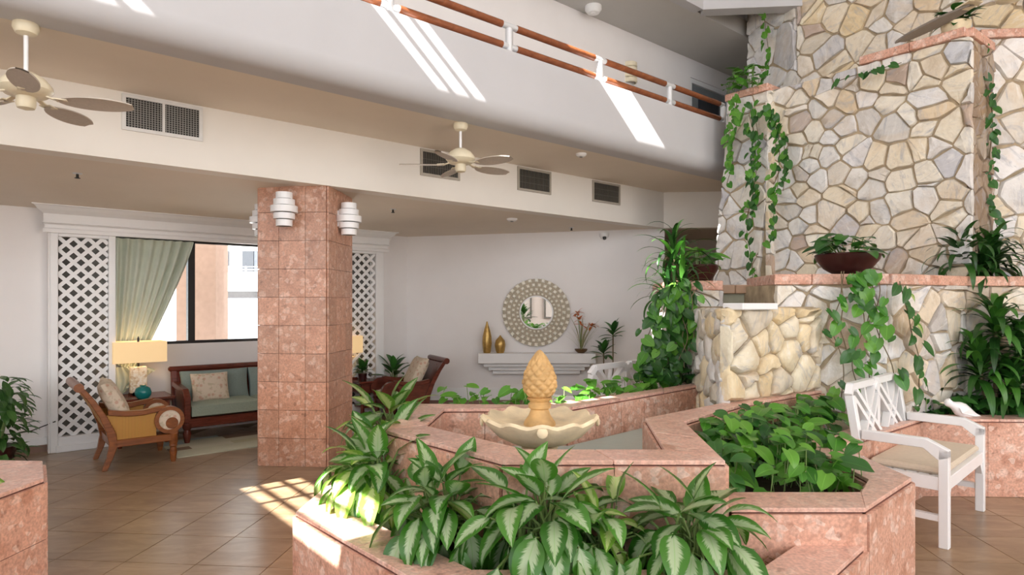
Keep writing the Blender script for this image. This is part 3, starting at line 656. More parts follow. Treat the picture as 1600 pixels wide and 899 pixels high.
# left pier beside the waterfall
tw3 = stone_wall('wall_pier', 'low white fieldstone pier with pink cap beside the waterfall', (1.75,6.2,0))
PA, PB = Vector((1.55,6.06)), Vector((1.985,6.02))
backing(tw3, [PA+Vector((0.02,0.03)), PB+Vector((-0.02,0.03)), PB+Vector((0.1,1.2)), PA+Vector((0.1,1.2))], 0.0, 1.73)
stone_face(tw3, PA, PB, [(0,0.6),(0.435,0.6),(0.435,1.73),(0,1.73)], 0.22, M_STONEW, 31); stone_face(tw3, PB, PB+Vector((0.1,1.2)), [(0,1.2),(1.1,1.2),(1.1,1.73),(0,1.73)], 0.22, M_STONEW, 32)
stone_face(tw3, PA+Vector((0.1,1.2)), PA, [(0,0.6),(1.2,0.6),(1.2,1.73),(0,1.73)], 0.25, M_STONEW, 33)
ledge_cap(tw3, PA-Vector((0.04,0)), PB+Vector((0.02,0)), 1.15, 1.73, step=0.25)
# recess behind the lip
tr = stone_wall('wall_recess', 'small recessed stone shelf above the waterfall lip', (2.2,6.3,0))
backing(tr, [(1.95,6.22), (2.42,6.18), (2.6,7.0), (2.0,7.0)], 0.0, 1.74, plain('damp_green_mortar', (0.36,0.36,0.27), 0.6))
ledge_cap(tr, (1.95,6.22), (2.42,6.18), 0.9, 1.70, step=0.2, th=0.085, mat=plain('stained_pink_slab', (0.40,0.26,0.17), 0.5))
# main battered tower face (T4)
T4a, T4b = Vector((2.767,7.95)), Vector((4.335,6.0)); d4 = (T4b-T4a).normalized(); L4 = (T4b-T4a).length; n4 = Vector((d4.y,-d4.x)); ZT = 4.14
tw4 = stone_wall('wall_stone_tower', 'tall cream fieldstone tower face rising behind the pink ledge', (3.5,7.0,0))
backing(tw4, [T4a-d4*0.17, T4b-n4*0.03, T4b+Vector((0.47,0.40)), T4b+Vector((0.8,1.9)), T4a+Vector((1.0,1.0)), T4a+Vector((0.1,0.6))], 0.0, 2.6)
backing(tw4, [T4a+d4*0.02, T4b-n4*0.03, T4b+Vector((0.47,0.40)), T4b+Vector((0.8,1.9)), T4a+Vector((1.0,1.0)), T4a+Vector((0.3,0.6))], 2.6, ZT)
stone_face(tw4, T4a, T4b, [(-0.2,1.6),(L4+0.045,1.6),(L4+0.045,ZT),(0.05,ZT)], 0.205, [M_STONE,M_STONE,M_STONEW], 41, depth=0.034, joint=0.003)
T4c = T4b+Vector((0.49,0.37))
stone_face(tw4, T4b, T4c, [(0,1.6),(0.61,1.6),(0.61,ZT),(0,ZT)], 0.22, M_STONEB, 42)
c0_ = T4a+d4*(L4*0.62)
ledge_cap(tw4, c0_, T4b, 0.32, ZT, th=0.085, step=0.42, over=0.07)
ledge_cap(tw4, T4b+d4*0.0, T4c, 0.3, ZT, th=0.085, step=0.45, over=0.05)
# white pier buttress at the left edge of the tower
pA, pB = T4a-d4*0.16+n4*0.10, T4a+d4*0.62+n4*0.10
tw5 = stone_wall('wall_buttress', 'white fieldstone buttress at the balcony end, vines hanging down', (2.9,7.8,0))
pj = lambda s, q: T4a+d4*s+n4*q
backing(tw5, [pj(-0.15,0.08), pj(0.55,0.08), pj(0.55,-0.3), pj(-0.1,-0.5)], 0.0, 2.4); backing(tw5, [pj(0.0,0.08), pj(0.55,0.08), pj(0.55,-0.3), pj(0.0,-0.5)], 2.4, ZT-0.02)
stone_face(tw5, pj(0,0.10), pj(1,0.10), [(-0.2,1.7),(0.42,1.7),(0.57,3.2),(0.57,ZT-0.02),(0.03,ZT-0.02)], 0.26, M_STONEW, 51)
stone_face(tw5, pj(0.03,-0.5), pj(0.03,0.10), [(0,3.2),(0.6,3.2),(0.6,ZT-0.02),(0,ZT-0.02)], 0.24, M_STONEW, 52)
stone_face(tw5, pj(0.55,0.13), pj(0.55,-0.3), [(0,1.7),(0.43,1.7),(0.43,ZT-0.02),(0,ZT-0.02)], 0.22, M_STONE, 53)
ledge_cap(tw5, pj(0.0,0.10), pj(0.57,0.10), 0.5, ZT-0.02, th=0.085, step=0.19)
# set-back upper tower (T6)
T6a = Vector((3.76,8.3)); T6l = Vector((3.44,9.15)); T6b = T6a+d4*2.9; ZU = 6.9
tw6 = stone_wall('wall_upper_tower', 'set-back upper fieldstone tower running out of the frame', (4.3,8.5,0))
backing(tw6, [T6l, T6a, T6b, T6b+Vector((1,1.2)), T6l+Vector((1.5,1.2))], 3.4, ZU)
stone_face(tw6, T6a, T6b, [(0,3.95),(2.9,3.95),(2.9,5.6),(0,5.6)], 0.22, [M_STONE,M_STONE,M_STONEW,M_STONEY], 61)
stone_face(tw6, T6l, T6a, [(0,3.9),(0.905,3.9),(0.905,6.1),(0,6.1)], 0.34, M_STONEW, 62)
# right return of the tower (T7)
T7a = T4c+Vector((-0.02,0.0)); T7b = T7a+RV*2.6; ZR = 4.27
tw7 = stone_wall('wall_stone_return', 'grey-white fieldstone wall right of the shaded corner', (5.2,6.4,0))
backing(tw7, [T7a+Vector((0.05,0.03)), T7b+Vector((0,0.03)), T7b+Vector((0.2,1.4)), T7a+Vector((0.4,1.4))], 0.0, ZR)
stone_face(tw7, T7a, T7b, [(0,1.6),(1.6,1.6),(1.6,ZR),(0,ZR)], 0.29, [M_STONEW,M_STONE,M_STONEW], 71, depth=0.035)
ledge_cap(tw7, T7a-RV*0.1, T7a+RV*0.36, 0.4, ZR, th=0.085, step=0.45, over=0.06)
ledge_cap(tw7, T7a+RV*0.37, T7b, 0.4, ZR-0.12, th=0.085, step=0.45, over=0.02)

# ================================================================ SHELL OUT OF VIEW: roof with glazed slots, rear wall, side walls
def dn(d, n, z): return W(d, n, z)
rb = MB(); rd0, rd1, rn0, rn1 = -13.0, 13.0, -3.3, 12.5; wS = 0.575
def slab(d0, d1, n0, n1):
    if d1-d0 > 1e-4 and n1-n0 > 1e-4: rb.prism([w2(d0,n0), w2(d1,n0), w2(d1,n1), w2(d0,n1)], ROOF, ROOF+0.05)
slots = []
for k in (0,1,2,3): s0_ = 1.555+2.64*k-SA*ROOF; slots.append((s0_, s0_+wS))
nA, nB = -0.45+SB*ROOF, 2.90+SB*ROOF
prev = rd0
for k_, (a, b) in enumerate(slots):
    nE = (nB, 2.28+SB*ROOF, 1.75+SB*ROOF, 0.6+SB*ROOF)[k_]
    slab(prev, a, rn0, rn1); slab(a, b, rn0, nA); slab(a, b, nE, rn1); prev = b
slab(prev, rd1, rn0, rn1)
struct('ceiling_roof', rb, M_WALL, 'white atrium roof with long glazed slots', 'roof')
for i, (a, b) in enumerate(slots):
    w_ = thing('window_%d' % (i+2), 'long narrow roof glazing slot over the atrium', 'skylight', W((a+b)/2, (nA+nB)/2, ROOF)); w_['kind'] = 'structure'; w_['group'] = 'roof glazing slots'
    P = w_.location; nE = (nB, 2.28+SB*ROOF, 1.75+SB*ROOF, 0.6+SB*ROOF)[i]
    for rel in ((0.185, 0.40) if i in (0,1,2) else ()):
        x = a+rel; MB().prism([Vector(w2(q[0],q[1]))-P.xy for q in ((x-0.018,nA),(x+0.018,nA),(x+0.018,nE),(x-0.018,nE))], 0.0, 0.03).build('glazing_bar', M_BLACK, w_)
    for n0_ in (0.35, 0.72):
        y = n0_+SB*ROOF; MB().prism([Vector(w2(q[0],q[1]))-P.xy for q in ((a,y-0.02),(b,y-0.02),(b,y+0.02),(a,y+0.02))], 0.0, 0.03).build('glazing_bar', M_BLACK, w_)
struct('wall_rear', MB().prism([(-0.9,-6.2), (3.2,-6.2), (3.2,-6.4), (-0.9,-6.4)], 0, 3.0), M_WALL, 'white wall behind the viewer with two framed prints', 'wall')
struct('wall_gallery_end', MB().prism([w2(-7.0,-3), w2(-7.2,-3), w2(-7.2,1.4), w2(-7.0,1.4)], 0, ROOF), M_WALL, 'white end wall closing the gallery out of view', 'wall')
struct('wall_top', MB().prism([w2(-7,-0.25), w2(14,-0.25), w2(14,-0.4), w2(-7,-0.4)], 5.6, ROOF), M_WALL, 'white wall over the upper gallery', 'wall')
struct('wall_far', MB().prism([(2.5,15.5), (9,15.5), (9,15.7), (2.5,15.7)], 0, ROOF), M_WALL, 'white wall closing the building behind the tower', 'wall')
struct('wall_right', MB().prism([(8.6,-5), (8.6,15), (8.8,15), (8.8,-5)], 0, ROOF), M_WALL, 'white side wall beyond the stone tower', 'wall')
# ================================================================ CEILING FIXTURES AND RAILING
rail = thing('balcony_railing', 'double red-brown wooden handrail on grey posts along the balcony', 'railing', W(3.0, 1.25, 3.95))
rl = rail.location
posts = [-2.65,-1.37,-0.10,1.18,2.465,3.745,5.02,6.27,7.45]
for t in posts:
    p = W(t,1.25,3.95)-rl; MB().lathe([(0.036,-0.03),(0.036,0.27),(0.0,0.29)], 12, p).build('post', M_METAL, rail, True)
for z in (4.05,4.245):
    for a, b in zip(posts[:-1], posts[1:]):
        pa, pb = W(a,1.25,z)-rl, W(b,1.25,z)-rl; d = (pb-pa).normalized()
        MB().tube([pa+d*0.09, pb-d*0.09], 0.034, 12).build('rail', M_RAIL, rail, True)
        MB().tube([pa, pa+d*0.09], 0.030, 10).build('rail_socket', M_METAL, rail, True); MB().tube([pb-d*0.09, pb], 0.030, 10).build('rail_socket', M_METAL, rail, True)

def blade_mesh():
    L, Wd, n = 0.40, 0.155, 14; mb = MB(); top = []; 
    for side, dz in ((0, 0.004), (1, -0.004)):
        for i in range(n+1):
            x = i/n; w = Wd/2*(max(0.0, 1-((x-0.52)/0.53)**2))**0.55
            for y in (-1, 0, 1): mb.v.append((x*L, y*w, dz+0.004*(1-abs(y))))
    c = (n+1)*3
    for i in range(n):
        for k in (0, 1):
            a = i*3+k; mb.f.append((a, a+3, a+4, a+1)); b = a+c; mb.f.append((b, b+1, b+4, b+3))
        for k in (0, 2): a = i*3+k; mb.f.append((a, a+c, a+c+3, a+3))
    return mb
BLADE = blade_mesh().mesh('blade', M_FANB, True)
IRON = MB().bar((0.06,0,0.03),(0.15,0,0.0),0.03,0.008).bar((0.15,0,0.0),(0.22,0,-0.004),0.07,0.006).mesh('blade_iron', M_FANM)
def fan(loc, zc, drop, a0, label):
    f = thing('ceiling_fan', label, 'fan', (loc[0], loc[1], zc), 0, None)
    MB().lathe([(0.0,0.0),(0.066,0.0),(0.07,-0.03),(0.055,-0.062),(0.02,-0.075)], 20).build('canopy', M_FANM, f, True)
    MB().tube([(0,0,-0.05),(0,0,-drop)], 0.0125, 10).build('downrod', M_WHITE, f, True)
    z = -drop
    MB().lathe([(0.02,z+0.035),(0.05,z+0.03),(0.10,z+0.0),(0.135,z-0.045),(0.14,z-0.07),(0.11,z-0.105),(0.07,z-0.115)], 28).build('motor_housing', M_FANM, f, True)
    MB().lathe([(0.05,z-0.11),(0.052,z-0.16),(0.045,z-0.185),(0.012,z-0.195),(0.0,z-0.197)], 18).build('switch_housing', M_FANM, f, True)
    for k in range(5):
        a = math.radians(a0+72*k); M = Matrix.Rotation(a, 4, 'Z'); M.translation = (0, 0, z-0.118)
        i_ = link('blade_iron', IRON, f); i_.matrix_basis = M
        M2 = Matrix.Rotation(a, 4, 'Z') @ Matrix.Translation((0.17,0,-0.006)) @ Matrix.Rotation(math.radians(-13), 4, 'X'); M2.translation += Vector((0,0,z-0.118))
        b = link('blade', BLADE, f); b.matrix_basis = M2
    return f
fan((-0.485,5.94), 3.30, 0.27, 39, 'cream ceiling fan with oval woven blades in front of an air vent')
fan((-2.945,3.82), 3.30, 0.33, 18, 'cream ceiling fan at the left edge near the widest vent')
f3 = fan((2.02,2.56), ROOF, ROOF-3.02, 100, 'ceiling fan close to the viewer before the stone tower top')
B3 = BLADE.copy(); B3.materials[0] = plain('shaded_fan_blade_weave', (0.27,0.235,0.20), 0.6, 0, 0.06, 60, 0.2)  # same weave with shade put into its colour, offsetting strong light here
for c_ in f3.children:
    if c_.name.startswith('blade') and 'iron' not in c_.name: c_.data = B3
def vent(ta, tb, label, nx, nz, mid=False):
    z0, z1 = 2.995, 3.285; w = tb-ta
    v = thing('air_vent', label, 'vent', W((ta+tb)/2, 0.0, z0), math.atan2(DV.y, DV.x), 'air vents in the bulkhead'); h = z1-z0; f = 0.028
    mb = MB().box(-w/2,-w/2+f,-0.018,0,0,h).box(w/2-f,w/2,-0.018,0,0,h).box(-w/2+f,w/2-f,-0.018,0,0,f).box(-w/2+f,w/2-f,-0.018,0,h-f,h)
    if mid: mb.box(-0.01,0.01,-0.016,0,f,h-f)
    mb.build('frame', plain('vent_frame_'+('light' if mid else 'tan'), (0.72,0.71,0.69) if mid else (0.42,0.38,0.32), 0.5), v)
    MB().box(-w/2+f,w/2-f,-0.003,0.001,f,h-f).build('dark_opening', M_DARK, v)
    g = MB()
    for i in range(1, nx): x = -w/2+f+(w-2*f)*i/nx; g.box(x-0.0025,x+0.0025,-0.012,-0.004,f,h-f)
    for j in range(1, nz): z = f+(h-2*f)*j/nz; g.box(-w/2+f,w/2-f,-0.013,-0.011,z-0.002,z+0.002)
    o = g.build('grille', plain('vent_grille_'+('a' if mid else 'b')+str(nx), (0.30,0.29,0.27) if mid else (0.16,0.145,0.12), 0.5), v); o['kind'] = 'stuff'
vent(0.755, 1.351, 'widest air vent, white frame and egg-crate grille, by the left fan', 26, 13, True)
vent(3.53, 4.05, 'dark air vent directly behind the middle ceiling fan', 20, 3)
vent(4.913, 5.474, 'dark air vent just right of the middle ceiling fan', 20, 3)
vent(6.253, 6.824, 'smallest looking air vent, nearest the stone tower', 20, 3)

def sconce(p, outward, label):
    out = Vector(outward).normalized(); s = thing('wall_light', label, 'light', p, math.atan2(out.y, out.x)-PI/2)
    z = 0.0
    for nm, r, h in (('bottom_ring',0.078,0.07),('lower_ring',0.10,0.066),('wide_ring',0.127,0.072),('upper_ring',0.10,0.066),('top_ring',0.078,0.07)):
        MB().lathe([(0.06,z+0.008),(r,z+0.004),(r,z+h-0.006),(0.06,z+h-0.006),(0.06,z+0.008)], 24, (0,0.10,0)).build(nm, M_WHITE, s, True); z += h-0.002
    MB().lathe([(0.0,0.006),(0.068,0.006),(0.068,0.325),(0.0,0.325)], 20, (0,0.10,0)).build('core', M_GREYBK, s, True)
    MB().box(-0.05,0.05,-0.015,0.09,0.09,0.25).build('mounting_bracket', M_WHITE, s)
    return s
cf = lambda f: colp[0].lerp(colp[1], f)
sconce((cf(0.45).x, cf(0.45).y-0.02, 2.345), (colp[0]-colp[3]), 'white stepped-ring wall light on the wide front of the column')
q = colp[1].lerp(colp[2], 0.42); sconce((q.x+0.02, q.y, 2.30), (colp[1]-colp[0]), 'white stepped-ring wall light on the shaded side of the column')
q = colp[0].lerp(colp[3], 0.45); sconce((q.x-0.02, q.y, 2.30), (colp[0]-colp[1]), 'stepped wall light barely seen past the column edge')
u = thing('wall_light', 'beige ribbed wall light on the upper gallery wall', 'light', W(7.05,0.0,4.78), math.atan2(DV.y, DV.x)+PI)
for k in range(4): MB().lathe([(0.09,0.075*k),(0.105,0.075*k+0.01),(0.105,0.075*k+0.06),(0.09,0.07+0.075*k)], 18, (0,0,0), None, 0, PI).build('ring', M_FANM, u, True)
def disc(name, loc, r, h, mat, label, cat): 
    t = thing(name, label, cat, loc); MB().lathe([(0.0,-h),(r*0.7,-h),(r,-h*0.5),(r,0.0)], 18).build('housing', mat, t, True); MB().lathe([(0.0,-h-0.012),(r*0.3,-h-0.01),(r*0.3,-h+0.004)], 10).build('sensor', M_GREYBK if name != 'ceiling_light' else M_TRIM, t, True); return t
def cz(p): return 2.77+0.052*(Vector((p.x,p.y))-FL).dot(NV)
p = onz(800,341,2.745); disc('smoke_detector', (p.x,p.y,cz(p)), 0.07, 0.035, M_TRIM, 'white round smoke detector on the low cream ceiling', 'detector')
p = onz(908,240,3.30); disc('smoke_detector', (p.x,p.y,3.30), 0.06, 0.035, M_TRIM, 'white round smoke detector on the soffit under the balcony', 'detector')
p = onz(927,10,5.51); disc('ceiling_light', (p.x,p.y,5.51), 0.11, 0.09, M_TRIM, 'round white light on the upper gallery ceiling', 'light')
def sprinkler(u_, v_, label):
    p = onz(u_, v_, 2.72); t = thing('sprinkler_head', label, 'sprinkler', (p.x,p.y,cz(p)))
    MB().lathe([(0.0,-0.008),(0.035,-0.006),(0.038,0.0)], 14).build('rose', M_METAL, t, True); MB().lathe([(0.012,-0.04),(0.010,-0.006)], 8).lathe([(0.0,-0.046),(0.022,-0.044),(0.022,-0.04)], 10).build('deflector', M_DARK, t, True)
sprinkler(121,273,'small dark sprinkler head on the ceiling above the left lattice')
sprinkler(614,328,'small sprinkler head on the ceiling right of the column')
sprinkler(893,357,'small sprinkler head on the ceiling above the round mirror')
cam_ = thing('security_camera', 'white dome camera with black lens high on the mirror wall', 'camera', (1.42,9.73,2.65)); MB().lathe([(0.0,-0.05),(0.05,-0.04),(0.075,0.0),(0.075,0.04),(0.0,0.045)], 16).build('housing', M_TRIM, cam_, True); MB().lathe([(0.0,-0.05),(0.026,-0.04),(0.03,0.0),(0.0,0.01)], 12, (0,-0.055,-0.02)).build('lens', M_BLACK, cam_, True)

# ================================================================ MIRROR WALL
mc = Vector((0.375, 9.71, 1.465))
mi = thing('round_mirror', 'round wall mirror in a wide mosaic bead frame', 'mirror', mc)
RX = Matrix.Rotation(PI/2, 4, 'X')
MB().lathe([(0.0,0.012),(0.245,0.012),(0.25,0.0)], 48, (0,0,0), RX).build('mirror_glass', M_MIRROR, mi)
MB().lathe([(0.242,0.0),(0.242,0.028),(0.262,0.028),(0.262,0.0)], 48, (0,0,0), RX).build('bezel', M_TRIM, mi, True)
MB().lathe([(0.25,0.0),(0.25,0.008),(0.52,0.008),(0.52,0.0)], 48, (0,0,0), RX).build('frame_back', plain('bronze_frame', (0.40,0.34,0.25), 0.5, 0.1), mi)
M_BEAD = plain('pearl_bead', (0.93,0.89,0.78), 0.2, 0, 0.06, 25)
for k, (r, n, s) in enumerate(((0.292,30,0.040),(0.357,30,0.050),(0.425,30,0.058),(0.497,30,0.066))):
    b = MB()
    for i in range(n):
        a = 2*PI*(i+0.5*(k%2))/n; M = Matrix.Rotation(-a, 4, 'Y'); M.translation = Vector((r*math.cos(a), 0, r*math.sin(a)))
        h = s/2*0.86; v = [M @ Vector(q) for q in ((-h,-0.008,-h),(h,-0.008,-h),(h,-0.008,h),(-h,-0.008,h),(-h*.6,-0.032,-h*.6),(h*.6,-0.032,-h*.6),(h*.6,-0.032,h*.6),(-h*.6,-0.032,h*.6))]
        b.add(v, [(4,5,6,7),(0,1,5,4),(1,2,6,5),(2,3,7,6),(3,0,4,7)])
    o = b.build('bead_ring', M_BEAD, mi); o['kind'] = 'stuff'
ml = thing('mantel_shelf', 'white stepped mantel shelf under the round mirror', 'shelf', (0.375, 9.735, 0.0))
MW = 0.885
for nm, dx, dep, z0, z1 in (('shelf_top',0.0,0.27,0.70,0.855),('upper_step',0.08,0.21,0.645,0.70),('middle_step',0.15,0.15,0.585,0.645),('lower_step',0.215,0.10,0.525,0.585)):
    MB().box(-MW+dx, MW-dx, -dep, 0, z0, z1-0.002).build(nm, M_TRIM, ml, bevel=0.006)
def vase(loc, prof, label, mat=M_GOLD):
    v = thing('vase', label, 'vase', loc); MB().lathe(prof, 24).build('body', mat, v, True)
    MB().lathe([(prof[-1][0]*1.0,prof[-1][1]),(prof[-1][0]*1.25,prof[-1][1]+0.006),(prof[-1][0]*0.7,prof[-1][1]+0.012)], 14).build('rim', mat, v, True)
zt = 0.856
p = at(761,553,9.55); vase((p.x,9.55,zt), [(0.0,0.0),(0.05,0.0),(0.06,0.03),(0.073,0.15),(0.068,0.25),(0.045,0.35),(0.022,0.42),(0.011,0.465)], 'tall slender gold vase on the mantel')
p = at(781.5,553,9.55); vase((p.x,9.55,zt), [(0.0,0.0),(0.055,0.0),(0.07,0.04),(0.082,0.12),(0.070,0.19),(0.03,0.235),(0.014,0.255)], 'short round gold vase on the mantel')

# ================================================================ FOUNTAIN
pf = thing('pineapple_fountain', 'carved stone pineapple fountain on a scalloped bowl', 'fountain', (0.163,3.72,0.46))
z_ = 0.924-0.46
mb = MB(); NB = 72
def bowl_ring(r, z, sc): return [(r*(1+sc*0.035*math.cos(12*2*PI*k/NB))*math.cos(2*PI*k/NB), r*(1+sc*0.035*math.cos(12*2*PI*k/NB))*math.sin(2*PI*k/NB), z+sc*0.010*math.cos(12*2*PI*k/NB)) for k in range(NB)]
rings = [bowl_ring(r, z, s) for r, z, s in ((0.07,z_-0.15,0),(0.17,z_-0.135,0),(0.25,z_-0.095,0.3),(0.300,z_-0.045,0.8),(0.325,z_-0.020,1.2),(0.338,z_+0.0,1.2),(0.325,z_+0.016,1.1),(0.300,z_+0.006,0.7),(0.26,z_-0.018,0.2),(0.15,z_-0.035,0),(0.05,z_-0.04,0))]
for r in rings: mb.v += r
mb.f = [(i*NB+k, i*NB+(k+1)%NB, (i+1)*NB+(k+1)%NB, (i+1)*NB+k) for i in range(len(rings)-1) for k in range(NB)]
mb.f += [tuple(range(NB-1,-1,-1)), tuple((len(rings)-1)*NB+k for k in range(NB))]
mb.build('bowl', M_CREAMS, pf, True)
MB().lathe([(0.16,0.0),(0.16,0.05),(0.10,0.08),(0.075,0.16),(0.085,0.24),(0.11,0.30),(0.09,z_-0.15)], 24).build('foot', M_CREAMS, pf, True)
b0 = z_-0.04
MB().lathe([(0.095,b0),(0.092,b0+0.02),(0.064,b0+0.06),(0.052,b0+0.095),(0.066,b0+0.105),(0.069,b0+0.125),(0.055,b0+0.14),(0.066,b0+0.15),(0.074,b0+0.165)], 32).build('neck', M_OCHRE, pf, True)
mb = MB(); n_, m_ = 80, 66; p0 = b0+0.155; PH = 0.29
for i in range(m_+1):
    t = i/m_; r = 0.094*(math.sin(PI*min(1, (t*0.985+0.02)**0.62*0.985))**0.72) if t < 1 else 0.002; r = max(r, 0.071*(1-t*8) if t < 0.03 else 0.003)
    for k in range(n_):
        a = 2*PI*k/n_; tt = t**0.9; q1 = (a/(2*PI)*9+tt*5.2) % 1; q2 = (a/(2*PI)*9-tt*5.2) % 1
        hgt = min(abs(q1-0.5), abs(q2-0.5)); hgt = 0.5-max(abs(q1-0.5), abs(q2-0.5))
        rr = r-0.004+0.05*min(hgt, 0.30)*(r/0.094)
        mb.v.append((rr*math.cos(a), rr*math.sin(a), p0+PH*t))
mb.f = [(i*n_+k, i*n_+(k+1)%n_, (i+1)*n_+(k+1)%n_, (i+1)*n_+k) for i in range(m_) for k in range(n_)]+[tuple(m_*n_+k for k in range(n_))]
me = mb.mesh('finial', M_OCHRE); me.shade_smooth(); link('finial', me, pf)
g = MB()
for k in range(4):
    a = math.radians(-90+90*k); g.lathe([(0.0,0.0),(0.026,0.004),(0.030,0.014),(0.018,0.022),(0.0,0.024)], 12, (0.330*math.cos(a),0.330*math.sin(a),z_-0.018), Matrix.Rotation(a, 4, 'Z') @ Matrix.Rotation(PI/2, 4, 'Y'))
o = g.build('rosette', M_CREAMS, pf, True); o['kind'] = 'stuff'

# ================================================================ WHITE FRETWORK BENCHES
def bench(loc, rz, label, w=1.09, dp=0.50):
    b = thing('garden_bench', label, 'bench', loc, rz)       # local: x along the width, y towards the back
    zs, za, zb = 0.46, 0.643, 1.0; t = 0.058
    lean = 0.075
    for x in (0, w):
        x0, x1 = x-t/2, x+t/2
        MB().box(x0,x1,-t/2,t/2,0,za).build('front_leg', M_WHITE, b, bevel=0.004)
        MB().extrude([(x0,dp-t/2,0),(x0,dp+t/2,0),(x0,dp+t/2,zs),(x0,dp+t/2+lean,zb-0.06),(x0,dp-t/2+lean,zb-0.06),(x0,dp-t/2,zs)], (t,0,0)).build('back_post', M_WHITE, b, bevel=0.004)
        # arm with a chamfered front
        MB().extrude([(x0,t/2+0.001,za-0.07),(x0,-t/2,za-0.05),(x0,-t/2,za+0.001),(x0,0.10,za+0.062),(x0,dp-t/2+0.02,za+0.062),(x0,dp-t/2+0.02,za-0.002),(x0,0.115,za-0.002)], (t,0,0)).build('arm', M_WHITE, b, bevel=0.004)
        MB().box(x-0.02,x+0.02,t/2,dp-t/2,0.17,0.21).build('stretcher', M_WHITE, b)
        MB().box(x-0.022,x+0.022,t/2,dp-t/2,zs-0.085,zs).build('side_rail', M_WHITE, b)
    MB().box(t/2,w-t/2,-0.022,0.022,zs-0.085,zs).build('front_rail', M_WHITE, b, bevel=0.003)
    for x, s in ((t/2,1),(w-t/2,-1)): MB().extrude([(x,-0.018,zs-0.085),(x+s*0.07,-0.018,zs-0.085),(x,-0.018,zs-0.17)], (0,0.036,0)).build('corner_bracket', M_WHITE, b)
    MB().box(t/2,w-t/2,dp-0.022,dp+0.022,zs-0.085,zs).build('back_rail', M_WHITE, b, bevel=0.003)
    for k in range(6): y = 0.05+k*0.075; MB().box(t/2,w-t/2,y-0.03,y+0.03,zs-0.018,zs).build('seat_slat', M_WHITE, b)
    def B(x, z): return (x, dp+lean*(z-zs)/(zb-0.06-zs), z)
    zc0, zc1 = zs+0.03, zb-0.085; ch = 0.06
    for (xa, xb) in ((t/2, w/2), (w/2, w-t/2)):
        L_ = xa if xa > 0.1 else xa-t; R_ = xb if xb < w-0.1 else xb+t
        # crest rail with chamfered shoulders and the notch between the panels
        pl = [(L_,zb-0.06-0.001),(L_+ch,zb),(R_-ch,zb),(R_,zb-0.06-0.001)]
        for p_, q_ in zip(pl[:-1], pl[1:]): MB().bar(B(*p_), B(*q_), 0.05, 0.05, (0,0,1)).build('crest_rail', M_WHITE, b)
        # lower crest and fretwork, doubled diagonals with a lozenge
        MB().bar(B(xa,zs+0.03), B(xb,zs+0.03), 0.03, 0.035).build('lower_rail', M_WHITE, b)
        pw = xb-xa; zl, zh = zs+0.045, zb-0.03
        for off in (-0.055, 0.055):
            for (u0, u1) in ((0,1),(1,0)):
                p0_, p1_ = [xa+pw*u0, zl+off], [xa+pw*u1, zh+off]
                dx, dz_ = p1_[0]-p0_[0], p1_[1]-p0_[1]; lo, hi = 0.0, 1.0
                lo = max(lo, (zl-p0_[1])/dz_); hi = min(hi, (zh-p0_[1])/dz_)
                MB().bar(B(p0_[0]+dx*lo,p0_[1]+dz_*lo), B(p0_[0]+dx*hi,p0_[1]+dz_*hi), 0.036 if u0 == 0 else 0.03, 0.052, (0,1,0)).build('fret_slat', M_WHITE, b)
        xm = (xa+xb)/2
        MB().bar(B(xm,zl), B(xm,zl+0.17), 0.028, 0.028, (0,1,0)).build('fret_slat', M_WHITE, b); MB().bar(B(xm,zh-0.17), B(xm,zh), 0.028, 0.028, (0,1,0)).build('fret_slat', M_WHITE, b)
    q = B(w/2, zb-0.055); MB().box(w/2-0.032,w/2+0.032,q[1]-0.03,q[1]+0.03,zs,zb-0.075).build('centre_post', M_WHITE, b)
    MB().lathe([(0.0,-0.03),(0.036,-0.028),(0.04,0.0),(0.036,0.028),(0.0,0.03)], 14, (w/2,q[1],zb-0.045), Matrix.Rotation(PI/2, 4, 'X')).build('boss', M_WHITE, b, True)
    return b
bdir = math.atan2(0.753,0.794)
bench((2.832,4.128,0), bdir, 'white fretwork bench with beige seat pad by the pink planter')
bench((1.11,7.14,0), math.atan2(-0.45,-0.42), 'white fretwork bench behind the fountain, only its back showing', w=1.14)
def cushion(sx, sy, sz, n=10, puff=0.35, crown=0.0):
    mb = MB(); 
    for side in (1, -1):
        for i in range(n+1):
            for j in range(n+1):
                x, y = i/n*2-1, j/n*2-1; e = (1-abs(x)**3.5)*(1-abs(y)**3.5); k = 1-puff*0.10*((abs(x)*abs(y))**4)
                mb.v.append((x*sx/2*(1-0.06*puff*(1-y*y)*abs(x)**6), y*sy/2*(1-0.06*puff*(1-x*x)*abs(y)**6), side*sz/2*((1-puff)+puff*max(0,e)**0.45)+crown*e))
    c = (n+1)**2
    for i in range(n):
        for j in range(n):
            a = i*(n+1)+j; mb.f.append((a,a+n+1,a+n+2,a+1)); mb.f.append((a+c,a+c+1,a+c+n+2,a+c+n+1))
    for k in range(n):
        for a, b in ((k, k+1), ((n)*(n+1)+k+1, n*(n+1)+k)): mb.f.append((a,b,b+c,a+c))
        a, b = (k+1)*(n+1), k*(n+1); mb.f.append((a,b,b+c,a+c)); a, b = k*(n+1)+n, (k+1)*(n+1)+n; mb.f.append((a,b,b+c,a+c))
    return mb
sc_ = thing('seat_cushion', 'thin beige seat pad lying on the white bench', 'cushion', (2.832,4.128,0.46), bdir)
MB().box(0.035,1.055,0.0,0.455,0.002,0.05).build('pad', M_BEIGEC, sc_, smooth=False, bevel=0.016)
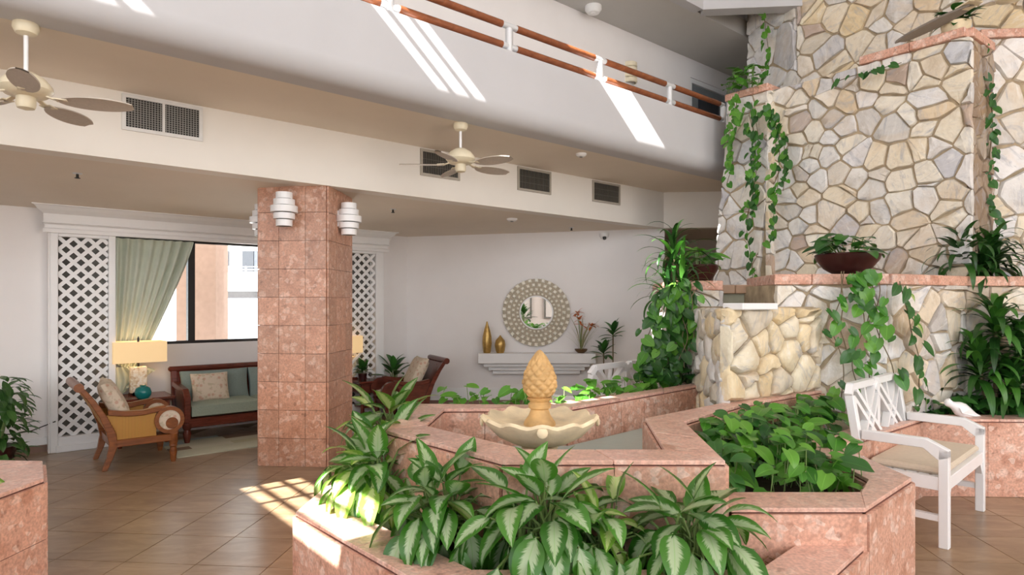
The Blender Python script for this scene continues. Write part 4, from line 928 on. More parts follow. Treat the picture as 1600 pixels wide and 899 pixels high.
# ================================================================ SEATING AREA
adir = math.atan2(DV.y, DV.x)
def pillow(loc, rot, sx, sy, sz, mat, label):
    t = thing('throw_pillow', label, 'pillow', loc); M = Matrix.Rotation(rot[2], 4, 'Z') @ Matrix.Rotation(rot[1], 4, 'Y') @ Matrix.Rotation(rot[0], 4, 'X')
    o = cushion(sx, sy, sz, 10, 0.8).build('cover', mat, t, True); o.matrix_basis = M; return t
def armchair(loc, rz, label, wd_mat, mirror=1, cane=True):
    a = thing('armchair', label, 'armchair', loc, rz)        # local x = facing, y = left, z up
    w = 0.31
    side = [(-0.32,0.0),(-0.275,0.12),(-0.245,0.24),(-0.265,0.36),(-0.33,0.52),(-0.42,0.68),(-0.505,0.80)]
    th = [0.045,0.055,0.075,0.075,0.065,0.06,0.055]
    for s in (1, -1):
        y0 = s*w-0.03; n = len(side); v = []; L_, R_ = [], []
        for (x, z), h in zip(side, th): L_.append((x-h/2, y0, z)); R_.append((x+h/2, y0, z))
        mb = MB(); mb.extrude(L_+R_[::-1], (0,0.06,0)); mb.build('back_stile', wd_mat, a, bevel=0.006)
        # arm rail curving down into the front scroll
        arm = [(-0.29,0.555),(-0.15,0.530),(0.0,0.525),(0.12,0.545),(0.20,0.555)]
        MB().extrude([(x,y0-0.005,z-0.025) for x,z in arm]+[(x,y0-0.005,z+0.025) for x,z in arm[::-1]], (0,0.07,0)).build('arm_rail', wd_mat, a, bevel=0.006)
        RYX = Matrix.Rotation(PI/2, 4, 'X'); cx_, cz_ = 0.235, 0.43
        ring_ = MB().lathe([(0.098,-0.04),(0.135,-0.04),(0.135,0.04),(0.098,0.04),(0.098,-0.04)], 28, (cx_, s*w, cz_), RYX); ring_.build('arm_scroll', wd_mat, a, True)
        MB().lathe([(0.0,-0.03),(0.10,-0.03),(0.10,0.03),(0.0,0.03)], 24, (cx_, s*w, cz_), RYX).build('arm_upholstery', M_FLORAL, a, True)
        sp = [(cx_+0.062*math.cos(t_)*(1-0.02*t_), s*(w+0.0), cz_-0.025+0.062*math.sin(t_)) for t_ in [k*PI/8 for k in range(-7, 9)]]
        MB().lathe([(0.0,-0.036),(0.055,-0.036),(0.058,-0.03),(0.058,0.03),(0.055,0.036),(0.0,0.036)], 20, (cx_+0.022, s*w, cz_-0.035), RYX).build('scroll_boss', wd_mat, a, True)
        MB().box(-0.25,0.30,y0,y0+0.06,0.215,0.285).build('lower_rail', wd_mat, a, bevel=0.006)
        MB().extrude([(-0.24,s*w-0.008,0.285),(0.12,s*w-0.008,0.285),(0.12,s*w-0.008,0.51),(-0.30,s*w-0.008,0.53)], (0,0.016,0)).build('side_panel', M_RATTAN if cane else wd_mat, a)
        MB().lathe([(0.022,0.0),(0.028,0.03),(0.036,0.10),(0.030,0.15),(0.040,0.165),(0.036,0.18),(0.042,0.20),(0.042,0.285)], 14, (0.275, s*w, 0)).build('front_leg', wd_mat, a, True)
        MB().box(0.24,0.31,y0,y0+0.06,0.285,0.33).build('leg_block', wd_mat, a)
    MB().tube([(-0.525,-w-0.05,0.815),(-0.525,w+0.05,0.815)], 0.042, 16).build('crest_roll', wd_mat, a, True)
    MB().extrude([(-0.27,-w,0.34),(-0.245,-w,0.34),(-0.475,-w,0.79),(-0.505,-w,0.79)], (0,2*w,0)).build('back_panel', M_RATTAN if cane else wd_mat, a)
    MB().box(0.25,0.30,-w,w,0.215,0.285).build('front_rail', wd_mat, a, bevel=0.006); MB().box(-0.27,-0.23,-w,w,0.215,0.285).build('rear_rail', wd_mat, a)
    o = cushion(0.54, 2*w-0.07, 0.13, 10, 0.4).build('seat_cushion', M_FLORAL, a, True); o.location = (0.03,0,0.355)
    return a
n2 = Vector((-NV.x, -NV.y))
ca = Vector((-3.66,6.24))+n2*0.30
armchair((ca.x,ca.y,0), adir, 'honey cane armchair with scroll arm in front of the white lattice', M_TEAK)
pillow((ca.x-DV.x*0.20, ca.y-DV.y*0.20, 0.635), (0.12, math.radians(63), adir), 0.44, 0.46, 0.17, M_FLORAL, 'floral pillow propped in the honey cane armchair')
cb = Vector((-1.52,8.72))
armchair((cb.x,cb.y,0), adir+PI-0.25, 'dark mahogany armchair beyond the column by the mirror wall', M_MAHOG, cane=False)
fx = Vector((math.cos(adir+PI-0.25), math.sin(adir+PI-0.25)))
pillow((cb.x-fx.x*0.20, cb.y-fx.y*0.20, 0.65), (0.0, math.radians(63), adir+PI-0.25), 0.44, 0.46, 0.17, M_FLORAL, 'floral pillow propped in the dark mahogany armchair')
# sofa
sl = Vector((-3.71,7.15)); so_ = thing('sofa', 'mahogany framed sofa with sage green cushions under the window', 'sofa', (sl.x,sl.y,0), adir)   # x along the wall, y towards the wall
SL = 1.72
for x in (0.03, SL-0.03):
    MB().lathe([(0.024,0.0),(0.03,0.03),(0.045,0.12),(0.034,0.16),(0.05,0.19),(0.05,0.24)], 14, (x,0.03,0)).build('leg', M_MAHOG, so_, True)
    MB().box(x-0.03,x+0.03,0.58,0.64,0,0.24).build('leg', M_MAHOG, so_)
    MB().extrude([(x-0.035,0.56,0.2),(x-0.035,0.64,0.2),(x-0.035,0.72,0.80),(x-0.035,0.67,0.80)], (0.07,0,0)).build('back_post', M_MAHOG, so_, bevel=0.008)
    MB().extrude([(x-0.035,0.0,0.24),(x-0.035,0.05,0.24),(x-0.035,0.06,0.50),(x-0.035,0.12,0.56),(x-0.035,0.62,0.60),(x-0.035,0.62,0.66),(x-0.035,0.10,0.62),(x-0.035,0.0,0.53)], (0.07,0,0)).build('arm', M_MAHOG, so_, bevel=0.008)
    MB().box(x-0.012,x+0.012,0.06,0.58,0.27,0.57).build('arm_panel', M_MAHOG, so_)
MB().box(0.03,SL-0.03,0.0,0.06,0.18,0.285).build('front_rail', M_MAHOG, so_, bevel=0.01)
MB().box(0.03,SL-0.03,0.58,0.62,0.18,0.30).build('rear_rail', M_MAHOG, so_)
MB().box(-0.03,SL+0.03,0.655,0.735,0.775,0.835).build('crest_rail', M_MAHOG, so_, bevel=0.018)
MB().box(0.03,SL-0.03,0.665,0.705,0.715,0.775).build('crest_moulding', M_MAHOG, so_, bevel=0.008)
MB().extrude([(0.04,0.60,0.3),(0.04,0.63,0.3),(0.04,0.70,0.72),(0.04,0.67,0.72)], (SL-0.08,0,0)).build('back_panel', M_MAHOG, so_)
for k in range(2):
    x0 = 0.07+k*(SL-0.14)/2; wdt = (SL-0.14)/2
    o = cushion(wdt-0.005, 0.60, 0.16, 10, 0.3).build('seat_cushion', M_SAGE, so_, True); o.location = (x0+wdt/2, 0.29, 0.365)
for k in range(2):
    wdt = (SL-0.14)/2; o = cushion(wdt-0.01, 0.40, 0.17, 10, 0.65).build('back_cushion', M_SAGED, so_, True); o.location = (0.07+wdt*(k+0.5), 0.545, 0.58); o.rotation_euler = (math.radians(77), 0, 0)
sp_ = sl+DV*0.36+n2*0.36; pillow((sp_.x,sp_.y,0.585), (math.radians(72),0,adir), 0.42, 0.36, 0.13, M_FLORAL, 'square floral pillow on the sage sofa')
rug = tag(MB().prism([(0,0),(2.4,0),(2.4,0.9),(0,0.9)], 0.001, 0.012).build('area_rug', M_RUG), 'patchwork rug in muted greens and browns before the sofa', 'rug')
rg = Vector((-3.46,6.52)); rug.location = (rg.x, rg.y, 0); rug.rotation_euler = (0,0,adir)
def side_table(loc, rz, label, w=0.62, d=0.55, h=0.54):
    t = thing('side_table', label, 'table', loc, rz)
    MB().box(-w/2,w/2,-d/2,d/2,h-0.03,h).build('table_top', M_MAHOG, t, bevel=0.008)
    MB().box(-w/2+0.03,w/2-0.03,-d/2+0.03,d/2-0.03,h-0.05,h-0.03).build('top_moulding', M_MAHOG, t, bevel=0.006)
    MB().box(-w/2+0.05,w/2-0.05,-d/2+0.05,d/2-0.05,h-0.17,h-0.05).build('apron', M_MAHOG, t)
    for x in (-1,1):
        for y in (-1,1): MB().lathe([(0.02,0.0),(0.03,0.05),(0.024,0.2),(0.034,0.3),(0.034,h-0.05)], 10, (x*(w/2-0.08),y*(d/2-0.08),0)).build('leg', M_MAHOG, t, True)
    MB().box(-w/2+0.08,w/2-0.08,-d/2+0.08,d/2-0.08,0.14,0.165).build('lower_shelf', M_MAHOG, t)
def lamp(loc, rz, label, zt, shade_w=0.54, energy=2.0):
    t = thing('table_lamp', label, 'lamp', (loc[0],loc[1],zt), rz)
    MB().box(-0.09,0.09,-0.06,0.06,0,0.03).build('foot', M_MAHOG, t, bevel=0.004); MB().box(-0.085,0.085,-0.045,0.045,0.03,0.33).build('base', M_SHELL, t, bevel=0.006)
    MB().tube([(0,0,0.33),(0,0,0.40)], 0.012, 8).build('neck', M_BLACK, t)
    w, h, d = shade_w/2, 0.24, 0.15; z0 = 0.385; mb = MB()
    for x0,x1,y0,y1 in ((-w,w,-d,-d+0.004),(-w,w,d-0.004,d),(-w,-w+0.004,-d+0.004,d-0.004),(w-0.004,w,-d+0.004,d-0.004)): mb.box(x0,x1,y0,y1,z0,z0+h)
    mb.build('lamp_shade', M_SHADE, t)
    MB().lathe([(0.0,0.0),(0.012,0.004),(0.012,0.05),(0.004,0.075),(0.0,0.076)], 8, (0,0,z0+h-0.02)).build('finial', M_BLACK, t, True)
    l = bpy.data.lights.new('lamp_bulb', 'POINT'); l.energy = energy; l.color = (1.0,0.72,0.42); l.shadow_soft_size = 0.05; lo = bpy.data.objects.new('lamp_bulb', l); C.objects.link(lo); lo.location = (loc[0],loc[1],zt+z0+0.12)
ta = Vector((-4.28,7.26)); side_table((ta.x,ta.y,0), adir, 'dark side table with lamp between cane armchair and sofa')
la = at(216,560,7.33); lamp((la.x,7.33), adir, 'lit rectangular-shade lamp before the green curtain', 0.54)
va = at(221,615,7.0); vz = thing('vase', 'squat turquoise glazed jar in front of the lit lamp', 'vase', (va.x,7.03,0.54))
MB().lathe([(0.0,0.0),(0.05,0.003),(0.078,0.035),(0.085,0.075),(0.07,0.12),(0.04,0.14),(0.03,0.145),(0.034,0.155),(0.02,0.15)], 22).build('body', M_TURQ, vz, True)
MB().lathe([(0.018,-0.01),(0.024,0.0),(0.018,0.01),(0.018,-0.01)], 12, (-0.098,0,0.05), Matrix.Rotation(PI/2, 4, 'X')).build('handle', M_BLACK, vz, True)
tb = Vector((-2.02,9.1)); side_table((tb.x,tb.y,0), adir, 'dark side table half hidden behind the column', 0.66, 0.55, 0.52)
lb = at(546,538,9.0); lamp((lb.x,9.02), adir, 'lit lamp peeking out from behind the pink column', 0.52, 0.26, 1.5)
# curtain gathered to the left
cu = MB(); n_, m_ = 66, 26; tl, tr_ = 1.10, 1.93
for j in range(m_+1):
    q = j/m_; z = 2.37-(2.37-0.80)*q
    right = tr_-(tr_-(tl+0.20))*(q**1.15); left = tl-0.02
    for i in range(n_+1):
        f = i/n_; t = left+(right-left)*f; A = 0.035*(1-0.45*q); off = WOFF+0.12+A*math.sin(f*2*PI*7.5+0.8*math.sin(f*9))+0.012*math.sin(f*41)
        cu.v.append(tuple(W(t, off, z+0.10*q*q*(1-f))))
cu.f = [(j*(n_+1)+i, (j+1)*(n_+1)+i, (j+1)*(n_+1)+i+1, j*(n_+1)+i+1) for j in range(m_) for i in range(n_)]
ct = thing('curtain', 'sage green drape swept aside beside the left lattice', 'curtain', W(1.4,WOFF+0.12,0.6)); me = cu.mesh('drape', M_CURT); me.shade_smooth(); o = link('drape', me, ct); o.location = -ct.location
sl_ = MB(); 
for j in range(15):
    a = j/14
    for i in range(33):
        f = i/32; t = tl-0.02+(0.16+0.26*math.sin(PI*min(1,a*0.9+0.1)))*f; A = 0.02; sl_.v.append(tuple(W(t, WOFF+0.14+A*math.sin(f*2*PI*5), 0.86-0.27*a-0.14*(1-f)*a+0.16*f*f*a*0.9)))
sl_.f = [(j*33+i, (j+1)*33+i, (j+1)*33+i+1, j*33+i+1) for j in range(14) for i in range(32)]
me = sl_.mesh('gathered_tail', M_CURT); me.shade_smooth(); o = link('gathered_tail', me, ct); o.location = -ct.location
cw = tag(MB().tube([W(-0.15,-2.55,0.32), W(0.0,-2.54,0.25), W(0.15,-2.54,0.235), W(0.3,-2.54,0.25), W(0.42,-2.50,0.30), W(0.50,-2.44,0.34)], 0.006, 6).build('power_cord', M_BLACK), 'thin dark cord looping along the left wall to the lattice', 'cord')

# ================================================================ OUTSIDE THE WINDOW
struct('ground_outside', MB().prism([w2(-14,-3.05), w2(9.4,-3.05), w2(9.4,-40), w2(-14,-40)], -0.6, -0.5), M_GRND, 'pale sunlit paving outside the window', 'ground')
pc = thing('porch_column', 'peach stucco porch column just outside the window', 'column', (-4.55,9.3,-0.5)); pc['kind'] = 'structure'
MB().box(-0.30,0.27,-0.2,0.2,0,3.4).build('shaft', M_PEACH, pc); MB().box(-0.34,0.31,-0.24,0.24,0,0.25).build('plinth', M_PEACH, pc)
bd = thing('apartment_building', 'sunlit white building with balcony rail seen through the window', 'building', (-7.2,17.0,-0.5))
k = 17.0/FPX
def bx_(name, u0, u1, v0, v1, y0, y1, mat, par=bd):
    return MB().box((u0-CX)*k-bd.location.x, (u1-CX)*k-bd.location.x, y0, y1, EYE-(v1-CY)*k+0.5, EYE-(v0-CY)*k+0.5).build(name, mat, par)
bx_('upper_wall', 180, 640, 300, 428, 0.9, 1.3, M_EXTW); bx_('parapet', 180, 640, 428, 455, 0, 0.15, M_EXTW); bx_('slab', 180, 640, 447, 455, 0.15, 4, M_EXTW)
bx_('pier', 180, 342, 455, 590, 0, 0.3, M_EXTW); bx_('pier', 470, 640, 455, 590, 0, 0.3, M_EXTW); bx_('carport_back', 342, 470, 455, 590, 3.6, 4, plain('shaded_beige_wall', (0.16,0.14,0.12), 0.9))  # carport back wall coloured dark to carry the shade inside
bx_('carport_header', 342, 470, 455, 466, 0.2, 0.35, plain('shaded_grey_header', (0.12,0.12,0.13), 0.8)); bx_('roof', 170, 650, 290, 300, 0, 4, M_EXTW)  # header's dark grey likewise carries the carport shade in its colour
f = bx_('window', 324, 335, 388, 420, 0.84, 0.92, M_EXTG); f = bx_('window', 357, 376, 388, 422, 0.84, 0.92, M_EXTG); bx_('window', 376, 398, 388, 422, 0.86, 0.92, plain('pale_reflection_glass', (0.08,0.09,0.11), 0.3))  # last pane: reflection put in as a paler glass colour
for v in (417, 421.5, 426): bx_('rail', 180, 640, v-0.7, v+0.4, 0.04, 0.1, M_METAL)
for u_ in range(200, 640, 26): bx_('rail_post', u_, u_+1.2, 416, 428, 0.03, 0.11, M_METAL)
car = thing('car', 'pale parked car under the white building outside', 'car', (-6.35,14.0,-0.5))
pr = [(-0.1,0.35),(0.0,0.72),(0.75,0.86),(1.35,1.32),(2.6,1.36),(3.35,0.95),(4.2,0.85),(4.3,0.4)]
MB().extrude([(x,-0.8,z) for x,z in pr], (0,1.6,0)).build('body', M_EXTW, car, bevel=0.05)
MB().extrude([(0.95,-0.82,0.90),(1.40,-0.82,1.27),(1.95,-0.82,1.29),(1.95,-0.82,0.90)], (0,0.03,0)).build('side_window', M_EXTG, car); MB().extrude([(2.02,-0.82,0.90),(2.02,-0.82,1.29),(2.55,-0.82,1.30),(3.1,-0.82,0.95)], (0,0.03,0)).build('side_window', M_EXTG, car)
for x in (0.8, 3.4): MB().lathe([(0.0,-0.1),(0.30,-0.1),(0.33,-0.05),(0.33,0.05),(0.30,0.1),(0.0,0.1)], 18, (x,-0.78,0.33), RX).build('wheel', M_BLACK, car, True)
# ================================================================ PLANTS
def leaf_mesh(name, L, Wd, mat, shape, nseg=8, bend=1.0, fold=0.15, wave=0.0, notch=0.0, across=(-1,-0.5,0,0.5,1), bend0=0.0):
    v, f, uv = [], [], []; x = z = 0.0; na = len(across)
    for i in range(nseg+1):
        t = i/nseg; a = bend0-bend*(t**1.2)
        if i: x += L/nseg*math.cos(a); z += L/nseg*math.sin(a)
        w = Wd/2*max(shape(t), 0.012)
        for c in across:
            h = fold*abs(c)*w+wave*Wd*math.sin(t*19+c*2)*abs(c); xb = -notch*L*abs(c)**1.5*(1-t)**4
            v.append((x+xb*math.cos(a)-h*math.sin(a), c*w, z+xb*math.sin(a)+h*math.cos(a))); uv.append((t, (c+1)/2))
    for i in range(nseg):
        for k in range(na-1): a = i*na+k; f.append((a, a+na, a+na+1, a+1))
    me = bpy.data.meshes.new(name); me.from_pydata(v, [], f); me.materials.append(mat); ul = me.uv_layers.new(name='UVMap')
    for l in me.loops: ul.data[l.index].uv = uv[l.vertex_index]
    me.shade_smooth(); return me
SH_AGLA = lambda t: math.sin(PI*min(1, t**0.78))**0.85*(1-0.12*t)
SH_HEART = lambda t: (math.sin(PI*min(1, (t*0.97+0.03)**0.62)))**0.72
SH_STRAP = lambda t: min(1, 0.45+2.6*t)*(1-t**2.6)**0.8
SH_OVAL = lambda t: math.sin(PI*t)**0.8
def place(parent, me, p, d, nrm, s=1.0, sw=1.0, name='leaf'):
    d = Vector(d).normalized(); nrm = Vector(nrm); y = nrm.cross(d)
    if y.length < 1e-4: y = d.orthogonal()
    y.normalize(); z = d.cross(y)
    M = Matrix((d*s, y*s*sw, z*s)).transposed().to_4x4(); M.translation = Vector(p)-parent.location
    o = link(name, me, parent); o.matrix_basis = M; return o
AG = [leaf_mesh('aglaonema_leaf', 0.285, 0.125, M_AGLA, SH_AGLA, 9, b, 0.22, 0.012, bend0=b0) for b, b0 in ((0.5,0.1),(0.9,0.15),(1.3,0.2),(0.7,-0.1))]
AGY = [leaf_mesh('aglaonema_leaf', 0.28, 0.115, M_AGLAY, SH_AGLA, 9, b, 0.22, 0.012, bend0=0.2) for b in (0.7,1.2)]
def aglaonema(p, label, n=34, h=0.34, spread_=0.19, size=1.0, seed=0, yel=0.0, lean=(0,0), pot=None):
    R = random.Random(seed); t = thing('variegated_plant', label, 'plant', p, 0, 'variegated plants in the front planter'); base = Vector(p); st = MB()
    ns = max(3, n//11); stems = [Vector((R.uniform(-.07,.07), R.uniform(-.05,.05), 0)) for _ in range(ns)]
    for i in range(n):
        f = i/(n-1); a = i*2.39996+R.uniform(-.35,.35); el = math.radians(72-158*f**0.62+R.uniform(-12,12)); s0 = stems[i%ns]
        hh = h*(0.55+0.45*(1-f))+R.uniform(-.03,.03); rad = spread_*(0.18+0.82*min(1, f*1.5))*R.uniform(0.75,1.15)
        hd = Vector((math.cos(a), math.sin(a), 0)); q0 = base+s0; q2 = base+s0*1.2+hd*rad+Vector((lean[0]*f, lean[1]*f, hh*(1.0-0.35*f*f))); q1 = base+s0+Vector((0,0,hh*0.75))+hd*rad*0.35
        st.tube([q0-base, q1-base, q2-base], [0.008,0.006,0.005], 5)
        d = hd*math.cos(el)+Vector((0,0,math.sin(el))); nr = Vector((0,0,1))*math.cos(el)-hd*math.sin(el)
        nr = nr+hd.cross(Vector((0,0,1)))*R.uniform(-.35,.35)
        me = R.choice(AGY) if R.random() < yel else (AG[0] if f < 0.2 else R.choice(AG[1:3] if f < 0.75 else [AG[3],AG[1]]))
        place(t, me, q2, d, nr, size*R.uniform(0.80,1.10), R.uniform(1.02,1.32))
    st.build('stems', M_STEM, t, True)['kind'] = 'stuff'
    MB().lathe([(0.0,0.0),(0.075,0.0),(0.10,0.15),(0.105,0.155),(0.095,0.155),(0.085,0.13),(0.0,0.12)], 18).build('pot', M_MAROON, t, True)
    return t
def ag(u, v, D, **k):
    p = at(u, v, D); return aglaonema((p.x, p.y, 0.36), **k)
aglaonema((-0.86,4.55,0.36), 'variegated plant rearmost against the column, bright green', n=60, h=0.50, size=0.95, seed=1, yel=0.3, spread_=0.27)
aglaonema((-0.82,4.0,0.36), 'variegated plant by the basin corner, upright leaves over the rim', n=60, h=0.42, size=0.88, seed=2, yel=0.2, spread_=0.25)
aglaonema((-0.77,3.56,0.36), 'variegated plant drooping over the sunlit ledge', n=84, h=0.40, size=0.84, seed=3, yel=0.3, spread_=0.17, lean=(0.0,0.0))
aglaonema((-0.34,3.02,0.36), 'variegated plant at the ledge corner left of the fountain bowl', n=76, h=0.38, size=0.84, seed=4, yel=0.04, spread_=0.17, lean=(0.02,-0.03))
aglaonema((0.11,2.80,0.36), 'tallest variegated plant, in front of the fountain bowl', n=76, h=0.42, size=0.88, seed=5, spread_=0.19, lean=(0,-0.04))
aglaonema((0.40,2.82,0.36), 'yellower variegated plant between the two large dark ones', n=40, h=0.33, size=0.75, seed=6, yel=0.6, spread_=0.13, lean=(0,-0.04))
aglaonema((0.77,2.79,0.36), 'variegated plant beside the bark mulch, long arching leaves', n=66, h=0.34, size=0.86, seed=17, yel=0.0, spread_=0.19, lean=(0,-0.04))

PO = [leaf_mesh('pothos_leaf', 0.15, 0.115, M_POTH, SH_HEART, 7, b, 0.18, 0.0, 0.16) for b in (0.5,0.9,0.2)]
POD = [leaf_mesh('pothos_leaf', 0.15, 0.105, M_POTHD, SH_HEART, 7, b, 0.18, 0.0, 0.16) for b in (0.5,0.9,0.2)]
POY = leaf_mesh('pothos_leaf', 0.15, 0.11, M_AGLAY, SH_HEART, 7, 0.5, 0.18, 0, 0.16)
def bed(name, label, cat, poly, z, n, size, seed, meshes, zr=0.16, tilt=0.9, group=None, face=(0,-1)):
    R = random.Random(seed); xs_ = [p[0] for p in poly]; ys = [p[1] for p in poly]; t = thing(name, label, cat, (sum(xs_)/len(xs_), sum(ys)/len(ys), z), 0, group); st = MB(); k = 0; tries = 0
    def inside(x, y):
        c = False
        for i in range(len(poly)):
            (x1,y1),(x2,y2) = poly[i-1], poly[i]
            if (y1 > y) != (y2 > y) and x < (x2-x1)*(y-y1)/(y2-y1)+x1: c = not c
        return c
    while k < n and tries < n*30:
        tries += 1; x, y = R.uniform(min(xs_),max(xs_)), R.uniform(min(ys),max(ys))
        if not inside(x, y): continue
        k += 1; h = zr*R.uniform(0.15,1.0); p = Vector((x,y,z+h)); a = R.uniform(0,2*PI); d = Vector((math.cos(a)+face[0]*0.7, math.sin(a)+face[1]*0.7, R.uniform(-0.6,0.35))); nr = Vector((R.uniform(-tilt,tilt)*0.5+face[0]*0.35, R.uniform(-tilt,tilt)*0.5+face[1]*0.35, 1))
        place(t, R.choice(meshes), p, d, nr, size*R.uniform(0.6,1.25), R.uniform(0.85,1.15))
        if k % 2 == 0: st.tube([Vector((x+R.uniform(-.05,.05),y+R.uniform(-.05,.05),z))-t.location, p-t.location], 0.003, 4)
    st.build('stems', M_STEM, t)['kind'] = 'stuff'; return t
bed('pothos_bed', 'dense bed of heart-leaved pothos in the pink planter', 'plants', [(1.05,3.26),(1.74,3.26),(1.93,3.5),(1.98,4.36),(2.6,4.95),(2.50,5.1),(1.62,4.4),(1.12,3.9)], 0.54, 295, 0.85, 5, PO+PO+POD, 0.30)
bed('pothos_clump', 'pothos climbing against the stone ledge at the back of the pink bed', 'plants', [(1.15,3.90),(1.62,4.42),(2.50,5.18),(2.66,5.05),(2.2,4.55),(1.75,4.1),(1.35,3.75)], 0.60, 170, 0.82, 15, PO+PO+POD, 0.30)
bed('pothos_bed', 'dark leafy groundcover in the planter behind the white bench', 'plants', [(2.9,5.35),(3.4,5.5),(4.9,5.43),(4.9,5.85),(4.2,5.8),(3.2,5.42)], 0.54, 200, 0.95, 6, POD, 0.24)
bed('pothos_bed', 'low leaves along the basin wall below the bench back', 'plants', [(-0.55,4.74),(0.25,4.70),(1.75,6.1),(1.62,6.22),(0.2,4.92),(-0.55,4.95)], 0.82, 110, 0.68, 7, PO, 0.14)
struct('trim_3', MB().prism([(-0.66,4.68),(0.28,4.63),(1.84,6.05),(1.68,6.3),(0.18,4.97),(-0.66,5.0)], 0, 0.80), M_PINK, 'pink granite planting trough behind the basin wall', 'planter')

def vine(name, label, pts, n, out, size, seed, meshes, jit=0.05, group=None, strands=1, spread_=0.10, stem=M_VINE):
    """A hanging vine: stem along pts, heart leaves facing OUT, tips down."""
    R = random.Random(seed); pts = [Vector(p) for p in pts]; t = thing(name, label, 'vine', pts[0], 0, group); out = Vector(out).normalized(); side = Vector((0,0,1)).cross(out).normalized()
    Ls = [(pts[i+1]-pts[i]).length for i in range(len(pts)-1)]; T_ = sum(Ls)
    def along(f):
        s = f*T_
        for i, L in enumerate(Ls):
            if s <= L or i == len(Ls)-1: return pts[i].lerp(pts[i+1], min(1, s/L))
            s -= L
    for q in range(strands):
        ph = R.uniform(0,6); so = side*R.uniform(-spread_,spread_)*(q > 0); lenf = 1 if q == 0 else R.uniform(0.55,1.0); path = []
        for i in range(25):
            f = i/24*lenf; path.append(along(f)+so*min(1, f*4)+side*0.035*math.sin(ph+f*9)+out*(0.03+0.012*math.sin(ph*2+f*13)))
        MB().tube([p-t.location for p in path], 0.0045, 5).build('stem', stem, t, True)
        m = n//strands
        for i in range(m):
            f = (i+R.uniform(0.1,0.9))/m; x = f*24; j = min(23, int(x)); p = path[j].lerp(path[j+1], x-j)+side*R.uniform(-jit,jit)+out*R.uniform(0.01,0.05)
            sd_ = R.choice((-1,1)); d = Vector((0,0,-1))*R.uniform(0.5,1.0)+side*sd_*R.uniform(0.2,0.9)+out*R.uniform(0.05,0.5); nr = out+Vector((0,0,R.uniform(0.2,0.9)))+side*R.uniform(-.4,.4)
            place(t, R.choice(meshes), p, d, nr, size*R.uniform(0.65,1.2), R.uniform(0.9,1.15))
    return t
def on(a, n_, u, v, q=0.10):       # point seen at (u, v) on the vertical plane through plan point a with normal n_, q in front of it
    r = Vector(((u-CX)/FPX, 1.0)); D = ((Vector(a)+Vector(n_)*q).dot(Vector(n_)))/r.dot(Vector(n_)); return at(u, v, D)
n4v = (n4.x, n4.y, 0)
A5 = T4a+n4*0.16
g_ = 'pothos vines on the stone tower'
vine('pothos_vine', 'vine hanging at the tower edge against the balcony', [on(A5,n4,1150,150), on(A5,n4,1146,210), on(A5,n4,1140,290)], 40, n4v, 0.62, 21, PO, 0.04, strands=2, spread_=0.06)
vine('pothos_vine', 'fullest vine down the middle of the white buttress', [on(A5,n4,1178,160), on(A5,n4,1184,215), on(A5,n4,1182,300), on(A5,n4,1170,370), on(A5,n4,1174,440)], 74, n4v, 0.66, 22, PO+POD, 0.09, strands=2, spread_=0.10)
vine('pothos_vine', 'vine on the right half of the white buttress', [on(A5,n4,1205,165), on(A5,n4,1216,225), on(A5,n4,1222,300), on(A5,n4,1198,385)], 60, n4v, 0.66, 23, PO+POD, 0.08, strands=2, spread_=0.09)
vine('pothos_vine', 'sparse vine down the pale upper tower corner', [on(T6a,n4,1198,0,0.15), on(T6a,n4,1196,50,0.15), on(T6a,n4,1206,95,0.15), on(T6a,n4,1190,150,0.15)], 22, (-0.9,-0.4,0), 0.65, 24, PO, 0.05)
vine('pothos_vine', 'few leaves creeping along the top edge of the tower', [on(T4a,n4,1405,100,0.15), on(T4a,n4,1370,112,0.15), on(T4a,n4,1335,120,0.15), on(T4a,n4,1310,128,0.15)], 10, n4v, 0.6, 25, POD, 0.03)
vine('pothos_vine', 'vine trailing down the shaded tower corner', [on(T7a,(-0.087,-0.996),1536,66,0.12), on(T7a,(-0.087,-0.996),1538,150,0.12), on(T7a,(-0.087,-0.996),1548,250,0.12), on(T7a,(-0.087,-0.996),1552,365,0.12)], 38, (-0.3,-1,0), 0.6, 26, POD, 0.05)
n2b = ((T2b-T2a).normalized().y, -(T2b-T2a).normalized().x)
def potted_pothos(p, r, label, n, seed, meshes, hgt=0.2, pm=None):
    t = thing('bowl_planter', label, 'plant', p); R = random.Random(seed)
    MB().lathe([(0.0,0.0),(r*0.42,0.0),(r*0.72,0.05),(r*0.95,0.13),(r,0.17),(r*0.96,0.18),(r*0.9,0.16),(r*0.6,0.14),(0.0,0.14)], 28).build('bowl', pm or M_MAROON, t, True)
    for i in range(n):
        a = R.uniform(0,2*PI); rr = r*R.uniform(0.1,1.0); d = Vector((math.cos(a), math.sin(a), R.uniform(-.5,.7))); q = Vector(p)+Vector((math.cos(a)*rr, math.sin(a)*rr, 0.17+hgt*R.uniform(0.1,0.9)*(1-0.5*rr/r)))
        place(t, R.choice(meshes), q, d, Vector((-d.x*0.4, -d.y*0.4-0.35, 1)), R.uniform(0.75,1.15))
        if i % 2 == 0: MB().tube([Vector((math.cos(a)*rr*.4, math.sin(a)*rr*.4, 0.14)), q-Vector(p)], 0.004, 4).build('stem', M_STEM, t)
    return t
pb = at(1326,424,5.52); potted_pothos((pb.x,5.54,1.857), 0.265, 'maroon bowl of pothos on the pink ledge, vines spilling', 44, 31, POD, 0.26)
